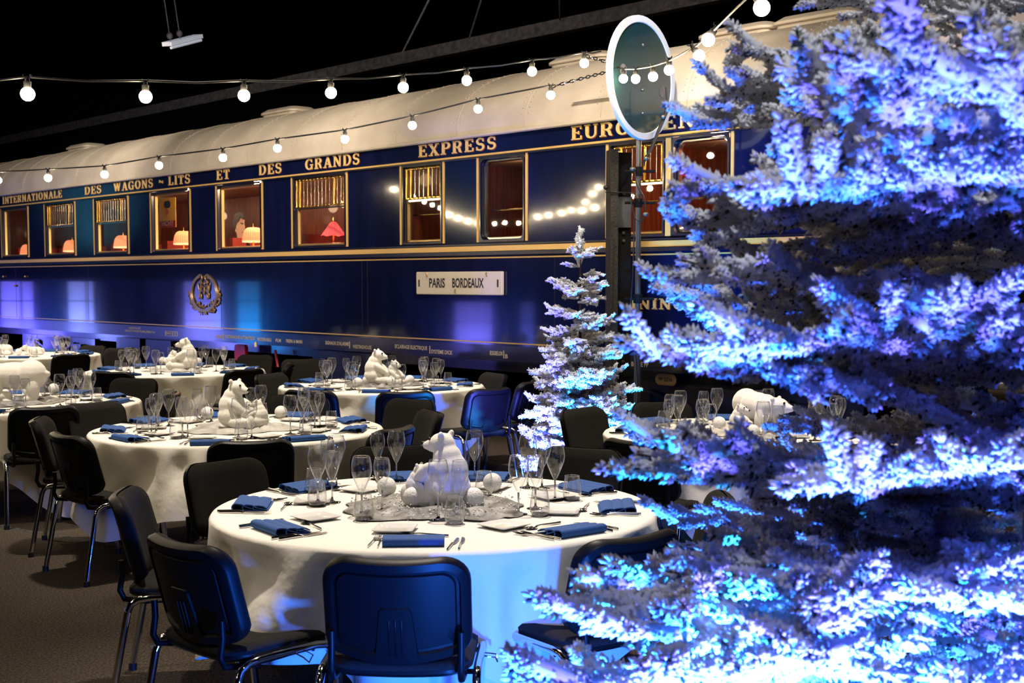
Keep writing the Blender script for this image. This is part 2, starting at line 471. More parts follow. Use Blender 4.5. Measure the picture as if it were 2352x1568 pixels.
b = MB(); b.box(SX0, SX1, 2.75, 2.84, 1.0, 3.2); b.box(SX1 - 0.08, SX1, 0.09, 2.75, 1.0, 3.2); b.box(SX0, SX0 + 0.08, 0.09, 2.75, 1.0, 3.2)
b.build('far_side_panel', 'navy', car)
# gold lines
b = MB()
b.box(SX0, 4.63, -0.012, 0, 1.990, 2.045); b.box(4.95, 5.56, -0.012, 0, 1.990, 2.045)
b.build('waist_band', 'gold', car)
b = MB()
b.box(SX0, 4.63, -0.006, 0, 1.913, 1.927)
b.box(SX0, 4.63, -0.006, 0, 1.022, 1.034)
b.box(SX0, 4.63, -0.010, 0, 2.990, 3.010)
for (a, c_, k) in WIN:
    for q in (a, c_): b.box(q - 0.016, q + 0.016, -0.008, 0, 2.085, 2.975)
for q in (4.63, 4.96, 5.63): b.box(q - 0.02, q + 0.02, -0.012, 0, 1.03, 2.98)
b.build('gold_lining', 'gold', car)
b = MB()
b.box(SX0, SX1, -0.03, 0, 1.948, 1.984); b.box(SX0, SX1, -0.02, 0, 2.052, 2.066)
b.box(SX0, SX1, -0.022, 0, 2.972, 2.986)
b.build('moulding', 'navy_dark', car)
for q in (-12.4, -9.45, -5.25, -1.97, -1.86, 1.3, 3.9):
    b = MB(); b.box(q - 0.003, q + 0.003, -0.002, 0, 1.04, 1.91); b.build('panel_joint', 'ink', car)
# roof
b = MB(); prof = [(-0.035, 3.185), (-0.045, 3.20), (-0.035, 3.225), (0.0, 3.235)]
N = 26
for i in range(N + 1):
    t = PI * i / N
    prof.append((1.42 - 1.42 * math.cos(t), 3.235 + 0.80 * max(0.0, math.sin(t)) ** 0.9))
prof += [(2.875, 3.2)]
vs = []; ss = np.linspace(SX0 - 0.1, SX1 + 0.12, 30)
for s in ss:
    for (y, z) in prof: vs.append((s, y, z))
n = len(prof); fs = []
for i in range(len(ss) - 1):
    for j in range(n - 1): fs.append((i * n + j, (i + 1) * n + j, (i + 1) * n + j + 1, i * n + j + 1))
fs.append(tuple(range(n))); fs.append(tuple((len(ss) - 1) * n + j for j in range(n))[::-1])
b.add(vs, fs); b.build('roof', 'roof', car, 60)
# roof seams and rivets
b = MB()
for s in np.arange(-15.2, 5.6, 1.07):
    for ds in (-0.05, 0.05):
        for i in range(2, 22):
            t = PI * i / 44
            y = 1.42 - 1.42 * math.cos(t); z = 3.235 + 0.80 * max(0.0, math.sin(t)) ** 0.9
            b.ell((s + ds, y, z), 0.009, None, 5, 3)
    pts = []
    for i in range(0, 23):
        t = PI * i / 44
        pts.append((s, 1.42 - 1.42 * math.cos(t), 3.237 + 0.80 * max(0.0, math.sin(t)) ** 0.9))
    b.tube(pts, 0.004, 4)
o = b.build('roof_rivets', 'rivet', car, 180); o['kind'] = 'stuff'
b = MB()
b.box(SX0, SX1, -0.05, -0.03, 3.196, 3.212); b.box(1.55, 2.6, -0.02, 0.02, 3.41, 3.425); 
b.build('rain_gutter', 'roof', car)
# roof ventilators
VENT = []
for (px, py) in ((195, 352), (658, 270), (1345, 148), (1705, 95), (1885, 55)):
    s, z = tl(px, py, 1.3)
    VENT.append(s)
    b = MB()
    def f(u, v, d, s=s): return (s + u, 1.35 + v, 4.0 + d)
    a_, b_ = 0.42, 0.22
    b.rings([(rrect(a_, b_, 0.1), 0.0), (rrect(a_, b_, 0.1), 0.07), (rrect(a_ + 0.03, b_ + 0.03, 0.12), 0.075), (rrect(a_ + 0.03, b_ + 0.03, 0.12), 0.10), (rrect(a_ - 0.04, b_ - 0.04, 0.1), 0.15), (rrect(a_ - 0.16, b_ - 0.12, 0.06), 0.165)], f)
    b.build('roof_ventilator', 'roof', car, 40)

# windows
def make_window(a, c_, kind):
    w0 = empty('window'); w0.parent = car
    x0, x1 = a + 0.03, c_ - 0.03
    fr = MB()
    # reveal with a polished inner frame
    def f(u, v, d): return ((x0 + x1) / 2 + u, d, (WZ0 + WZ1) / 2 + v)
    A, B = (x1 - x0) / 2, (WZ1 - WZ0) / 2
    rr = 0.07 if kind == 'round' else 0.012
    fr.rings([(rrect(A, B, 0.004), -0.012), (rrect(A - 0.02, B - 0.02, rr), -0.012), (rrect(A - 0.022, B - 0.022, rr), 0.055)], f, 0, False, False)
    fr.rings([(rrect(A - 0.022, B - 0.022, rr), 0.05), (rrect(A - 0.03, B - 0.03, rr), 0.036), (rrect(A - 0.045, B - 0.045, rr), 0.036), (rrect(A - 0.055, B - 0.055, rr), 0.07)], f, 1, False, False)
    fr.build('window_frame', ['navy_dark', 'nickel' if kind == 'round' else 'brass_dull'], w0, 40)
    p = MB(); p.add([(x0 + 0.05, 0.062, WZ0 + 0.05), (x1 - 0.05, 0.062, WZ0 + 0.05), (x1 - 0.05, 0.062, WZ1 - 0.05), (x0 + 0.05, 0.062, WZ1 - 0.05)], [(0, 1, 2, 3)])
    p.build('window_pane', 'pane', w0)
    if kind == 'grille':
        g = MB(); z0, z1 = 2.60, 2.925; ya = 0.022
        for z in (z0, z1): g.tube([(x0 + 0.03, ya, z), (x1 - 0.03, ya, z)], 0.010, 6)
        nb = max(8, int((x1 - x0) / 0.085))
        for i in range(nb + 1):
            x = x0 + 0.045 + (x1 - x0 - 0.09) * i / nb
            for z in (z0, z1): g.ell((x, ya - 0.006, z), 0.016, None, 6, 4)
            g.tube([(x, ya, z0), (x, ya, z1)], 0.005, 6, 1)
        for q in (x0 + 0.05, x0 + 0.11 + 0.02, x1 - 0.26, x1 - 0.05):
            g.tube([(q, ya - 0.004, z0), (q, ya - 0.004, z1)], 0.013, 8)
        g.build('brass_ventilator_grille', ['brass', 'nickel'], w0, 60)
        g = MB(); g.box(x0 + 0.03, x1 - 0.03, 0.03, 0.06, z0 - 0.035, z0 - 0.015); g.build('sash_rail', 'nickel', w0)
    if a > -1.5:
        g = MB(); g.tube([(x0 + 0.02, 0.14, 2.42), (x1 - 0.02, 0.14, 2.42)], 0.010, 8); g.build('handrail', 'brass', w0, 60)
for (a, c_, k) in WIN: make_window(a, c_, k)
# door window in the end bay
w0 = empty('window'); w0.parent = car
g = MB(); g.box(5.05, 5.5, -0.012, 0.0, 2.42, 2.95); g.build('window_frame', 'nickel', w0)
g = MB(); g.box(5.08, 5.47, -0.016, -0.012, 2.45, 2.92); g.build('window_pane', 'sign_face', w0)
g = MB(); g.box(5.0, 5.53, -0.012, 0, 2.06, 2.34); g.build('polished_panel', 'nickel', car)

# --- slab lettering
def stroke(mb, pts, wd, place, mi, d0, d1):
    pts = [Vector((p[0], p[1], 0)) for p in pts]; L = []; Rr = []
    for i, p in enumerate(pts):
        if i == 0: t = pts[1] - p
        elif i == len(pts) - 1: t = p - pts[i - 1]
        else: t = (pts[i + 1] - pts[i - 1])
        t.normalize(); nn = Vector((-t.y, t.x, 0))
        ww = wd[i] if isinstance(wd, (list, tuple)) else wd
        L.append(p + nn * ww / 2); Rr.append(p - nn * ww / 2)
    k = len(pts)
    vs = [place(q.x, q.y, d1) for q in L] + [place(q.x, q.y, d1) for q in Rr] + [place(q.x, q.y, d0) for q in L] + [place(q.x, q.y, d0) for q in Rr]
    fs = []
    for i in range(k - 1):
        fs += [(i, i + 1, k + i + 1, k + i), (2 * k + i, 2 * k + i + 1, i + 1, i), (k + i, k + i + 1, 3 * k + i + 1, 3 * k + i)]
    fs += [(0, k, 3 * k, 2 * k), (k - 1, 3 * k - 1, 4 * k - 1, 2 * k - 1)]
    mb.add(vs, fs, mi)
def arc(cx, cy_, rx, ry, a0, a1, n=12):
    return [(cx + rx * math.cos(R(a0 + (a1 - a0) * i / n)), cy_ + ry * math.sin(R(a0 + (a1 - a0) * i / n))) for i in range(n + 1)]
TK, TH, SF = 0.20, 0.10, 0.10   # thick stroke, thin stroke, serif thickness
def glyph(ch):
    """-> width, list of (pts, width)"""
    def V(x, y0=0.0, y1=1.0, w_=TK): return ([(x, y0), (x, y1)], w_)
    def S(x, y, w_=0.36): return ([(x - w_ / 2, y), (x + w_ / 2, y)], SF)
    b0, t0 = SF / 2, 1 - SF / 2
    if ch == 'I': return 0.36, [V(0.18), S(0.18, b0), S(0.18, t0)]
    if ch == 'L': return 0.66, [V(0.18), S(0.18, t0), S(0.18, b0), ([(0.1, b0), (0.64, b0)], SF), V(0.6, 0, 0.3, 0.09)]
    if ch == 'E': return 0.70, [V(0.18), ([(0.02, b0), (0.68, b0)], SF), ([(0.02, t0), (0.66, t0)], SF), ([(0.2, 0.5), (0.5, 0.5)], SF), V(0.64, 0, 0.28, 0.09), V(0.62, 0.74, 1, 0.09), V(0.48, 0.38, 0.62, 0.08)]
    if ch == 'T': return 0.70, [V(0.35), S(0.35, b0, 0.4), ([(0.02, t0), (0.68, t0)], SF), V(0.06, 0.7, 1, 0.09), V(0.64, 0.7, 1, 0.09)]
    if ch == 'N': return 0.84, [V(0.15, 0, 1, 0.11), V(0.70, 0, 1, 0.11), ([(0.15, 0.96), (0.70, 0.04)], 0.19), S(0.15, b0, 0.3), S(0.1, t0, 0.22), S(0.70, t0, 0.3)]
    if ch == 'M': return 1.0, [V(0.15, 0, 1, 0.11), V(0.83, 0, 1, TK), ([(0.15, 0.95), (0.48, 0.1)], 0.16), ([(0.48, 0.1), (0.8, 0.95)], 0.1), S(0.15, b0, 0.3), S(0.83, b0), S(0.1, t0, 0.22), S(0.88, t0, 0.24)]
    if ch == 'A': return 0.84, [([(0.14, 0.04), (0.42, 0.98)], 0.11), ([(0.42, 0.98), (0.70, 0.04)], TK), ([(0.22, 0.33), (0.62, 0.33)], 0.09), S(0.13, b0, 0.3), S(0.70, b0, 0.34)]
    if ch == 'W': return 1.16, [([(0.14, 0.96), (0.36, 0.03)], TK), ([(0.36, 0.03), (0.58, 0.92)], 0.1), ([(0.58, 0.92), (0.80, 0.03)], TK), ([(0.80, 0.03), (1.02, 0.96)], 0.1), S(0.14, t0, 0.34), S(0.58, t0, 0.28), S(1.02, t0, 0.28)]
    if ch == 'X': return 0.82, [([(0.12, 0.96), (0.68, 0.04)], TK), ([(0.66, 0.96), (0.14, 0.04)], 0.11), S(0.15, b0, 0.3), S(0.66, b0, 0.34), S(0.14, t0, 0.34), S(0.66, t0, 0.28)]
    if ch == 'U': return 0.80, [([(0.16, 1), (0.16, 0.36)] + arc(0.42, 0.34, 0.26, 0.29, 180, 360, 12) + [(0.68, 0.36), (0.68, 1)], [TK, TK] + [0.17] * 4 + [0.12] * 9 + [0.11, 0.11]), S(0.16, t0), S(0.68, t0, 0.28)]
    if ch == 'O': return 0.84, [(arc(0.42, 0.5, 0.31, 0.45, 0, 360, 28), [0.10 + 0.10 * abs(math.cos(2 * PI * i / 28)) for i in range(29)])]
    if ch == 'C' or ch == 'G':
        g = [(arc(0.44, 0.5, 0.33, 0.45, 45, 320, 22), [0.10 + 0.10 * abs(math.cos(R(45 + 275 * i / 22))) for i in range(23)]), V(0.70, 0.66, 0.98, 0.08)]
        if ch == 'G': g += [V(0.70, 0.02, 0.44, 0.16), S(0.68, 0.44, 0.32)]
        return 0.86, g
    if ch == 'D': return 0.84, [V(0.18), ([(0.04, t0), (0.36, t0)] + arc(0.38, 0.5, 0.34, 0.45, 88, -88, 16) + [(0.36, b0), (0.04, b0)], [SF, SF] + [0.10 + 0.10 * abs(math.cos(R(88 - 176 * i / 16))) for i in range(17)] + [SF, SF])]
    if ch in 'PRB':
        g = [V(0.18), S(0.18, b0, 0.38), ([(0.04, t0), (0.4, t0)] + arc(0.42, 0.72, 0.22, 0.23, 88, -88, 12) + [(0.38, 0.49), (0.2, 0.49)], [SF, SF] + [0.10 + 0.09 * abs(math.cos(R(88 - 176 * i / 12))) for i in range(13)] + [SF, SF])]
        if ch == 'R': g += [([(0.40, 0.49), (0.56, 0.36), (0.62, 0.12), (0.74, b0)], [0.12, 0.17, 0.17, 0.1])]
        return (0.80 if ch == 'R' else 0.72), g
    if ch == 'S': return 0.68, [(arc(0.33, 0.73, 0.22, 0.22, 30, 270, 14)[0:] + arc(0.33, 0.28, 0.24, 0.23, 90, -150, 14)[1:], [0.09] + [0.11 + 0.07 * (1 - abs(1 - i / 13.5)) for i in range(27)] + [0.09]), V(0.55, 0.7, 0.96, 0.08), V(0.08, 0.04, 0.32, 0.08)]
    if ch == '~': return 0.5, [([(0.05, 0.42), (0.2, 0.58), (0.3, 0.42), (0.45, 0.58)], 0.11), V(0.08, 0.4, 0.7, 0.07), V(0.42, 0.3, 0.6, 0.07)]
    return 0.4, []
def slab_text(mb, body, s0, s1, z0, h, y=-0.004):
    ws = [glyph(c)[0] for c in body]; gap = 0.16
    tot = sum(ws) + gap * (len(ws) - 1); kx = (s1 - s0) / tot; x = s0
    for c, w_ in zip(body, ws):
        for pts, wd in glyph(c)[1]:
            def pl(u, v, d, x=x): return (x + u * kx, y - d, z0 + v * h)
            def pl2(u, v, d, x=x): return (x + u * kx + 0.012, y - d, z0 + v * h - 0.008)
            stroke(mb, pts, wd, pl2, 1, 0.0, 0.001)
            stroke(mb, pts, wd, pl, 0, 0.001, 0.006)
        x += (w_ + gap) * kx
ZL, HL = 3.046, 0.134
for body, s0, s1 in (('COMPAGNIE', -15.9, -13.6), ('INTERNATIONALE', -12.9, -10.36), ('DES', -9.49, -8.88), ('WAGONS', -8.45, -7.16), ('~', -6.98, -6.84), ('LITS', -6.69, -6.05), ('ET', -5.32, -4.97), ('DES', -4.23, -3.68), ('GRANDS', -3.14, -1.99), ('EXPRESS', -0.875, 0.43), ('EUROPEENS', 1.53, 3.26)):
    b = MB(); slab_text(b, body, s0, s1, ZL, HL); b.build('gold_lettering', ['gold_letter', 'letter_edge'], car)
for body, s0, s1 in (('DINING', 2.17, 3.0), ('CAR', 3.2, 3.62)):
    b = MB(); slab_text(b, body, s0, s1, 1.415, 0.10); b.build('gold_lettering', ['gold_letter', 'letter_edge'], car)
b = MB()
def pl(u, v, d): return (3.285 + u, -0.004 - d, 1.135 + v)
add_text(b, 'N° 3348', 0.12, pl, width=0.66, bold=0.004)
b.build('fleet_number', 'gold_letter', car)
# sole bar with small lettering
b = MB(); b.box(SX0, SX1, 0.01, 0.12, 0.845, 1.0); b.box(SX0, SX1, 0.0, 0.03, 0.985, 1.003)
b.box(SX0, SX1, -0.0, 0.14, 0.835, 0.85)
b.build('sole_bar', 'navy_dark', car)
b = MB()
def small(body, px0, px1, py, z=None, h=0.042):
    s0, zz = tl(px0, py); s1, _ = tl(px1, py)
    z = zz if z is None else z
    b = MB(); add_text(b, body, h / 0.7, lambda u, v, d: (s0 + u, 0.008 - d, z + v), width=abs(s1 - s0), bold=0.0012)
    b.build('sole_bar_lettering', 'white_text', car)
small('FREINS', 495, 510, 776, 0.885); small('WESTINGHOUSE AUTOMATIQUE', 516, 584, 780, 0.885); small('MODERABLE', 590, 622, 784, 0.885)
small('PLM', 632, 644, 785, 0.885); small('FREIN A MAIN', 656, 693, 786, 0.885)
small("SIGNAUX D'ALARME", 746, 800, 793, 0.893); small('WESTINGHOUSE', 809, 852, 801, 0.868)
small('ECLAIRAGE ELECTRIQUE', 906, 980, 805, 0.893); small('SYSTEME DICK', 989, 1038, 813, 0.868)
small('ESSIEUX', 1124, 1154, 816, 0.893); small('B', 1159, 1165, 823, 0.868); small('BOITE PP', 1449, 1488, 838, 0.872)
small('AUSGESCHALTET', 294, 322, 758, 0.94, 0.03); small('UNGUELTIG WAGEN SCHNELLBREMSE 1956', 286, 355, 768, 0.895, 0.03); small('FRANCE', 381, 393, 770, 0.892, 0.036)
b = MB()
for (px, y0, y1) in ((802, 786, 797), (986, 799, 812), (1156, 812, 824), (512, 770, 778)):
    s0, z1 = tl(px, y0); _, z0 = tl(px, y1); b.box(s0 - 0.003, s0 + 0.003, 0.004, 0.01, 0.866, 0.95)
b.build('sole_bar_lining', 'white_text', car)
b = MB(); s0, _ = tl(379, 770); s1, _ = tl(406, 772)
for z in (0.875, 0.94): b.box(s0, s1, 0.005, 0.01, z - 0.002, z + 0.002)
for s in (s0, s0 + 0.62 * (s1 - s0), s0 + 0.81 * (s1 - s0), s1): b.box(s - 0.004, s + 0.004, 0.005, 0.01, 0.875, 0.94)
b.build('sole_bar_lining', 'white_text', car)
b = MB(); s0, z0 = tl(587, 786); b.lathe([(0, 0), (0.02, 0.0), (0.02, 0.05), (0, 0.07)], 10, 0, (s0, 0.0, z0 - 0.06)); b.build('brake_tag', 'white_text', car, 60)
# crest
b = MB(); cs, cz = -5.70, 1.505; ra, rb = 0.37, 0.26
def ov(t, k=1.0, y=-0.012): return (cs + ra * k * math.cos(R(t)), y, cz + rb * k * math.sin(R(t)))
for k in (1.0, 0.9): b.tube([ov(t, k) for t in range(108, 433, 9)], 0.013, 6)
b.tube([ov(t, 0.95) for t in range(108, 433, 9)], 0.011, 6)
for sg in (-1, 1):
    b.tube([(cs + sg * (0.10 - 0.055 * math.sin(R(a)) * 1.0), -0.014, cz + 0.21 + 0.045 * math.cos(R(a))) for a in range(-60, 200, 20)], 0.013, 6)
rg = random.Random(3)
for i in range(70):
    t = rg.uniform(175, 365); k = rg.uniform(0.98, 1.2)
    p = ov(t, k, -0.014); b.ell(p, (rg.uniform(0.015, 0.035), 0.008, rg.uniform(0.01, 0.025)), (0, rg.uniform(0, 3), 0), 6, 4)
for i in range(24):
    t = rg.uniform(215, 325); p = ov(t, rg.uniform(0.66, 0.8), -0.014); b.ell(p, (0.022, 0.008, 0.016), (0, rg.uniform(0, 3), 0), 6, 4)
for sg in (-1, 1):   # two facing rampant beasts of the shield
    for (dx, dz, rx, rz) in ((0.10, 0.0, 0.035, 0.08), (0.085, 0.095, 0.04, 0.03), (0.055, 0.04, 0.05, 0.014), (0.06, -0.02, 0.045, 0.012), (0.13, -0.09, 0.02, 0.05), (0.08, -0.10, 0.02, 0.045), (0.155, 0.03, 0.012, 0.07)):
        b.ell((cs + sg * dx, -0.012, cz + 0.05 + dz), (rx, 0.01, rz), (0, sg * rg.uniform(-0.3, 0.3), 0), 8, 5)
b.ell((cs, -0.012, cz + 0.03), (0.035, 0.01, 0.06), None, 8, 5); b.ell((cs, -0.012, cz + 0.13), (0.03, 0.01, 0.025), None, 8, 5)
b.build('crest', 'brass_dull', car, 60)
for px, py in ((10, 635), (60, 635), (37, 656)):
    b = MB(); s0, z0 = tl(px, py); b.ell((s0, -0.02, z0), 0.02, None, 8, 6); b.build('brass_stud', 'brass_dull', car, 180)
# oval plate
b = MB(); s0, z0 = tl(1498, 874); b.rings([(rrect(0.13, 0.055, 0.055), 0.0), (rrect(0.13, 0.055, 0.055), 0.01), (rrect(0.115, 0.042, 0.042), 0.012)], lambda u, v, d: (s0 + u, 0.2 - d, z0 + v), 0)
add_text(b, 'PP 5216', 0.05, lambda u, v, d: (s0 + u, 0.186 - d, z0 - 0.016 + v), center=True, mi=1, bold=0.001)
b.build('oval_plate', ['brass_dull', 'ink'], car)
# underframe
b = MB(); b.box(SX0 + 0.2, SX1 - 0.2, 0.3, 2.5, 0.70, 0.98); b.box(SX0 + 0.2, SX1 - 0.2, 0.15, 0.3, 0.83, 0.98); b.build('underframe', 'navy_dark', car)
b = MB(); b.box(-3.3, -2.0, 0.18, 0.8, 0.22, 0.80); b.box(-3.32, -1.98, 0.16, 0.2, 0.74, 0.80)
for s in (-3.0, -2.3): b.tube([(s - 0.05, 0.17, 0.70), (s - 0.05, 0.13, 0.70), (s + 0.05, 0.13, 0.70), (s + 0.05, 0.17, 0.70)], 0.008, 6, 1)
b.build('battery_box', ['navy_dark', 'nickel'], car)
b = MB()
for s in (-8.9, -7.9): b.box(s, s + 0.8, 0.2, 0.7, 0.35, 0.78)
b.build('equipment_box', 'navy_dark', car)
b = MB(); s0, z0 = tl(537, 800); b.rings([(rrect(0.14, 0.11, 0.05), 0), (rrect(0.14, 0.11, 0.05), 0.05)], lambda u, v, d: (s0 + u, 0.14 - d, z0 - 0.06 + v)); s1, z1 = tl(611, 805); b.build('brake_cover', 'red', car, 40)
b = MB(); b.tube([(s1 - 0.03, 0.16, z1), (s1 + 0.03, 0.16, z1 - 0.22)], 0.018, 6); b.build('brake_handle', 'red', car, 40)
for bc in (-11.3, 3.2):
    bg = empty('bogie', (bc, 0, 0)); bg.parent = car
    b = MB(); b.box(-1.5, 1.5, 0.25, 0.38, 0.42, 0.72); b.box(-0.35, 0.35, 0.15, 0.3, 0.35, 0.70)
    for x in (-0.95, 0.95): b.box(x - 0.16, x + 0.16, 0.18, 0.40, 0.34, 0.62)
    for x in (-0.45, 0, 0.45): b.tube([(x - 0.35, 0.22, 0.62), (x, 0.22, 0.52), (x + 0.35, 0.22, 0.62)], 0.03, 6)
    b.build('bogie_frame', 'navy_dark', bg)
    for x in (-1.0, 1.0):
        for y in (0.5, 2.3):
            b = MB()
            pr = [(0, -0.03), (0.1, -0.05), (0.1, -0.02), (0.38, -0.02), (0.39, -0.05), (0.46, -0.05), (0.46, 0.05), (0.49, 0.06), (0.49, 0.08), (0, 0.08)]
            m2 = MB(); m2.lathe(pr, 28)
            b.add([(vx + x, vz + y, vy + 0.49) for (vx, vy, vz) in m2.v], m2.f)
            b.build('wheel', 'post_dark', bg, 40)
# interior
b = MB(); b.box(SX0 + 0.1, SX1 - 0.1, 0.09, 2.75, 1.2, 1.3); b.build('carriage_floor', 'redseat', car)
b = MB(); b.box(SX0 + 0.1, SX1 - 0.1, 2.70, 2.75, 1.3, 3.1)
for s in (-15.5, -1.62, 1.45, 3.75): b.box(s - 0.03, s + 0.03, 0.1, 2.70, 1.3, 3.1)
b.box(0.3, 1.3, 1.2, 1.25, 1.3, 3.1); b.box(2.9, 3.7, 1.0, 1.05, 1.3, 3.1)
b.build('wood_panelling', 'wood', car)
b = MB(); b.box(SX0 + 0.1, SX1 - 0.1, 0.09, 2.75, 3.1, 3.14); b.build('carriage_ceiling', 'ceil_in', car)
for s in (-13.35, -11.45, -9.53, -7.62, -5.7, -3.8):
    for y in (0.95, 2.1):
        b = MB(); b.box(s - 0.09, s + 0.09, y - 0.45 if y > 1.5 else 0.4, y + 0.45, 1.3, 2.28)
        b.build('seat_back', 'redseat', car)
for (a, c_, k) in WIN[1:7]:
    m_ = (a + c_) / 2 + 0.2
    b = MB(); b.box(m_ - 0.32, m_ + 0.32, 0.12, 0.85, 2.0, 2.03); b.tube([(m_, 0.5, 1.3), (m_, 0.5, 2.0)], 0.03, 8); b.build('dining_table', 'paper', car)
for k, (x, p) in enumerate(((-12.3, 9), (-10.4, 9), (-8.5, 8), (-6.6, 55), (-4.75, 95), (-2.8, 8), (-0.8, 5), (0.6, 6), (2.4, 8), (3.1, 40))):
    point('carriage_ceiling_light', tw(x, 1.3 if x < 2.9 and x not in (-4.75, -6.6) else 0.33, 2.95), p, (1.0, 0.62, 0.36), 0.08)  # poster and painted man get added front fill near the glass
for x in (-5.05, -4.5, -6.9):
    b = MB(); b.ell((x, 1.9, 2.78), 0.05, None, 10, 7); b.build('wall_lamp', 'shade_band', car, 180)

# destination board
db = empty('destination_board', tw((-0.888 + 0.551) / 2, -0.03, 1.65), TRZ)
tag(db, 'white enamel PARIS BORDEAUX board hung on the blue carriage side', 'sign')
b = MB(); b.rings([(rrect(0.72, 0.125, 0.012), 0.0), (rrect(0.72, 0.125, 0.012), 0.022), (rrect(0.714, 0.119, 0.01), 0.028)], lambda u, v, d: (u, 0.02 - d, v)); b.build('board', 'enamel', db)
b = MB()
add_text(b, 'PARIS', 0.14, lambda u, v, d: (-0.485 + u, -0.010 - d, -0.05 + v), width=0.275, bold=0.004)
add_text(b, 'BORDEAUX', 0.14, lambda u, v, d: (-0.085 + u, -0.010 - d, -0.05 + v), width=0.52, bold=0.004)
b.build('lettering', 'ink', db)
b = MB()
for x in (-0.665, 0.655): b.rings([(rrect(0.011, 0.042, 0.011), 0), (rrect(0.011, 0.042, 0.011), 0.002)], lambda u, v, d, x=x: (x + u, -0.0085 - d, v))
b.build('slot', 'ink', db)
for (x, z) in ((-0.52, 0.095), (0.48, 0.095), (-0.03, -0.085)):
    b = MB(); b.tube([(x, -0.012, z + 0.02), (x, -0.02, z)], 0.008, 6); b.tube([(x, -0.012, z), (x + 0.006, -0.012, z - 0.028)], 0.006, 6); b.build('fixing_clip', 'brass_dull', db, 60)

# table lamps in the windows
def table_lamp(px, py, y, label, pink=False):
    s, z = tl(px, py, y)
    k = 1.0
    root = empty('table_lamp', tw(s, y, 2.03), TRZ)
    tag(root, label, 'lamp', 'pleated lamps in the carriage windows')
    sh = MB(); zb = z - 2.03 - 0.10
    n = 28
    if pink: prof = [(0.155, 0.0), (0.14, 0.03), (0.09, 0.10), (0.05, 0.16), (0.03, 0.18)]
    else: prof = [(0.15, 0.0), (0.145, 0.05), (0.13, 0.12), (0.105, 0.165), (0.07, 0.185)]
    vs = []; fs = []
    for i, (r, zz) in enumerate(prof):
        for j in range(2 * n):
            rr = r * (1 + (0.03 if j % 2 else -0.03)); a = PI * j / n
            zq = zz + (0.015 * abs(math.sin(a * 3)) if (pink and i == 0) else 0)
            vs.append((rr * math.cos(a), rr * math.sin(a), zb + zq))
    for i in range(len(prof) - 1):
        for j in range(2 * n):
            a = i * 2 * n + j; c2 = i * 2 * n + (j + 1) % (2 * n)
            fs.append((a, c2, c2 + 2 * n, a + 2 * n))
    sh.add(vs, fs); sh.build('lamp_shade', 'shade_pink' if pink else 'shade', root)
    if not pink:
        g = MB(); g.lathe([(0.152, zb - 0.014), (0.154, zb + 0.01)], 32); g.build('shade_trim', 'shade_band', root, 180)
    g = MB(); g.lathe([(0, zb + 0.18), (0.012, zb + 0.18), (0.016, zb + 0.20), (0.006, zb + 0.215), (0.004, zb + 0.24), (0, zb + 0.245)], 10); g.build('finial', 'brass', root, 60)
    g = MB(); g.lathe([(0, 0), (0.07, 0.0), (0.07, 0.012), (0.03, 0.022), (0.016, 0.05), (0.024, 0.07), (0.012, 0.09), (0.010, zb + 0.1), (0, zb + 0.1)], 16); g.build('lamp_base', 'brass', root, 60)
    point('table_lamp_light', tw(s, y, 2.03 + zb + 0.02), 2.5, (1.0, 0.5, 0.25), 0.04)
table_lamp(66, 572, 0.42, 'orange pleated lamp half seen in the leftmost carriage window')
table_lamp(166, 563, 0.38, 'orange pleated lamp in the second carriage window from the left')
table_lamp(152, 580, 0.9, 'small orange lamp farther inside the second carriage window from the left')
table_lamp(283, 553, 0.38, 'orange pleated lamp under the brass grille, third carriage window from left')
table_lamp(422, 544, 0.36, 'orange pleated lamp in the window with the yellow poster')
table_lamp(582, 537, 0.34, 'orange pleated lamp beside the painted man in a dinner jacket')
table_lamp(766, 524, 0.40, 'red pleated lamp alone in the wide grilled window', True)

# poster and painted figure behind the glass
s0, z1 = tl(366, 456, 0.55); s1, z0 = tl(404, 521, 0.55)
ps = empty('poster', tw((s0 + s1) / 2, 0.55, (z0 + z1) / 2), TRZ)
tag(ps, 'yellow VICHY poster hanging inside a carriage window', 'poster')
hw, hh = (s1 - s0) / 2, (z1 - z0) / 2
b = MB(); b.box(-hw, hw, 0, 0.008, -hh, hh); b.build('sheet', 'yellow', ps)
b = MB(); b.box(-hw, hw, -0.003, 0, -hh, -hh * 0.55); b.build('red_band', 'poster_red', ps)
b = MB(); add_text(b, 'VICHY', 0.1, lambda u, v, d: (u, -0.005 - d, -hh * 0.88 + v), center=True, width=hw * 1.5); b.build('lettering', 'paper', ps)
b = MB(); b.rings([(scaled(rrect(0.10, 0.055, 0.055), 1.0), 0), (rrect(0.10, 0.055, 0.055), 0.003)], lambda u, v, d: (u, -d, hh * 0.55 + v)); b.build('dark_oval', 'poster_blue', ps)
b = MB(); b.rings([(rrect(0.06, 0.035, 0.03), 0), (rrect(0.06, 0.035, 0.03), 0.003)], lambda u, v, d: (u, -d, hh * 0.05 + v)); b.box(-0.012, 0.012, -0.003, 0, -hh * 0.25, hh * 0.3); b.build('pink_figure', 'poster_pink', ps)

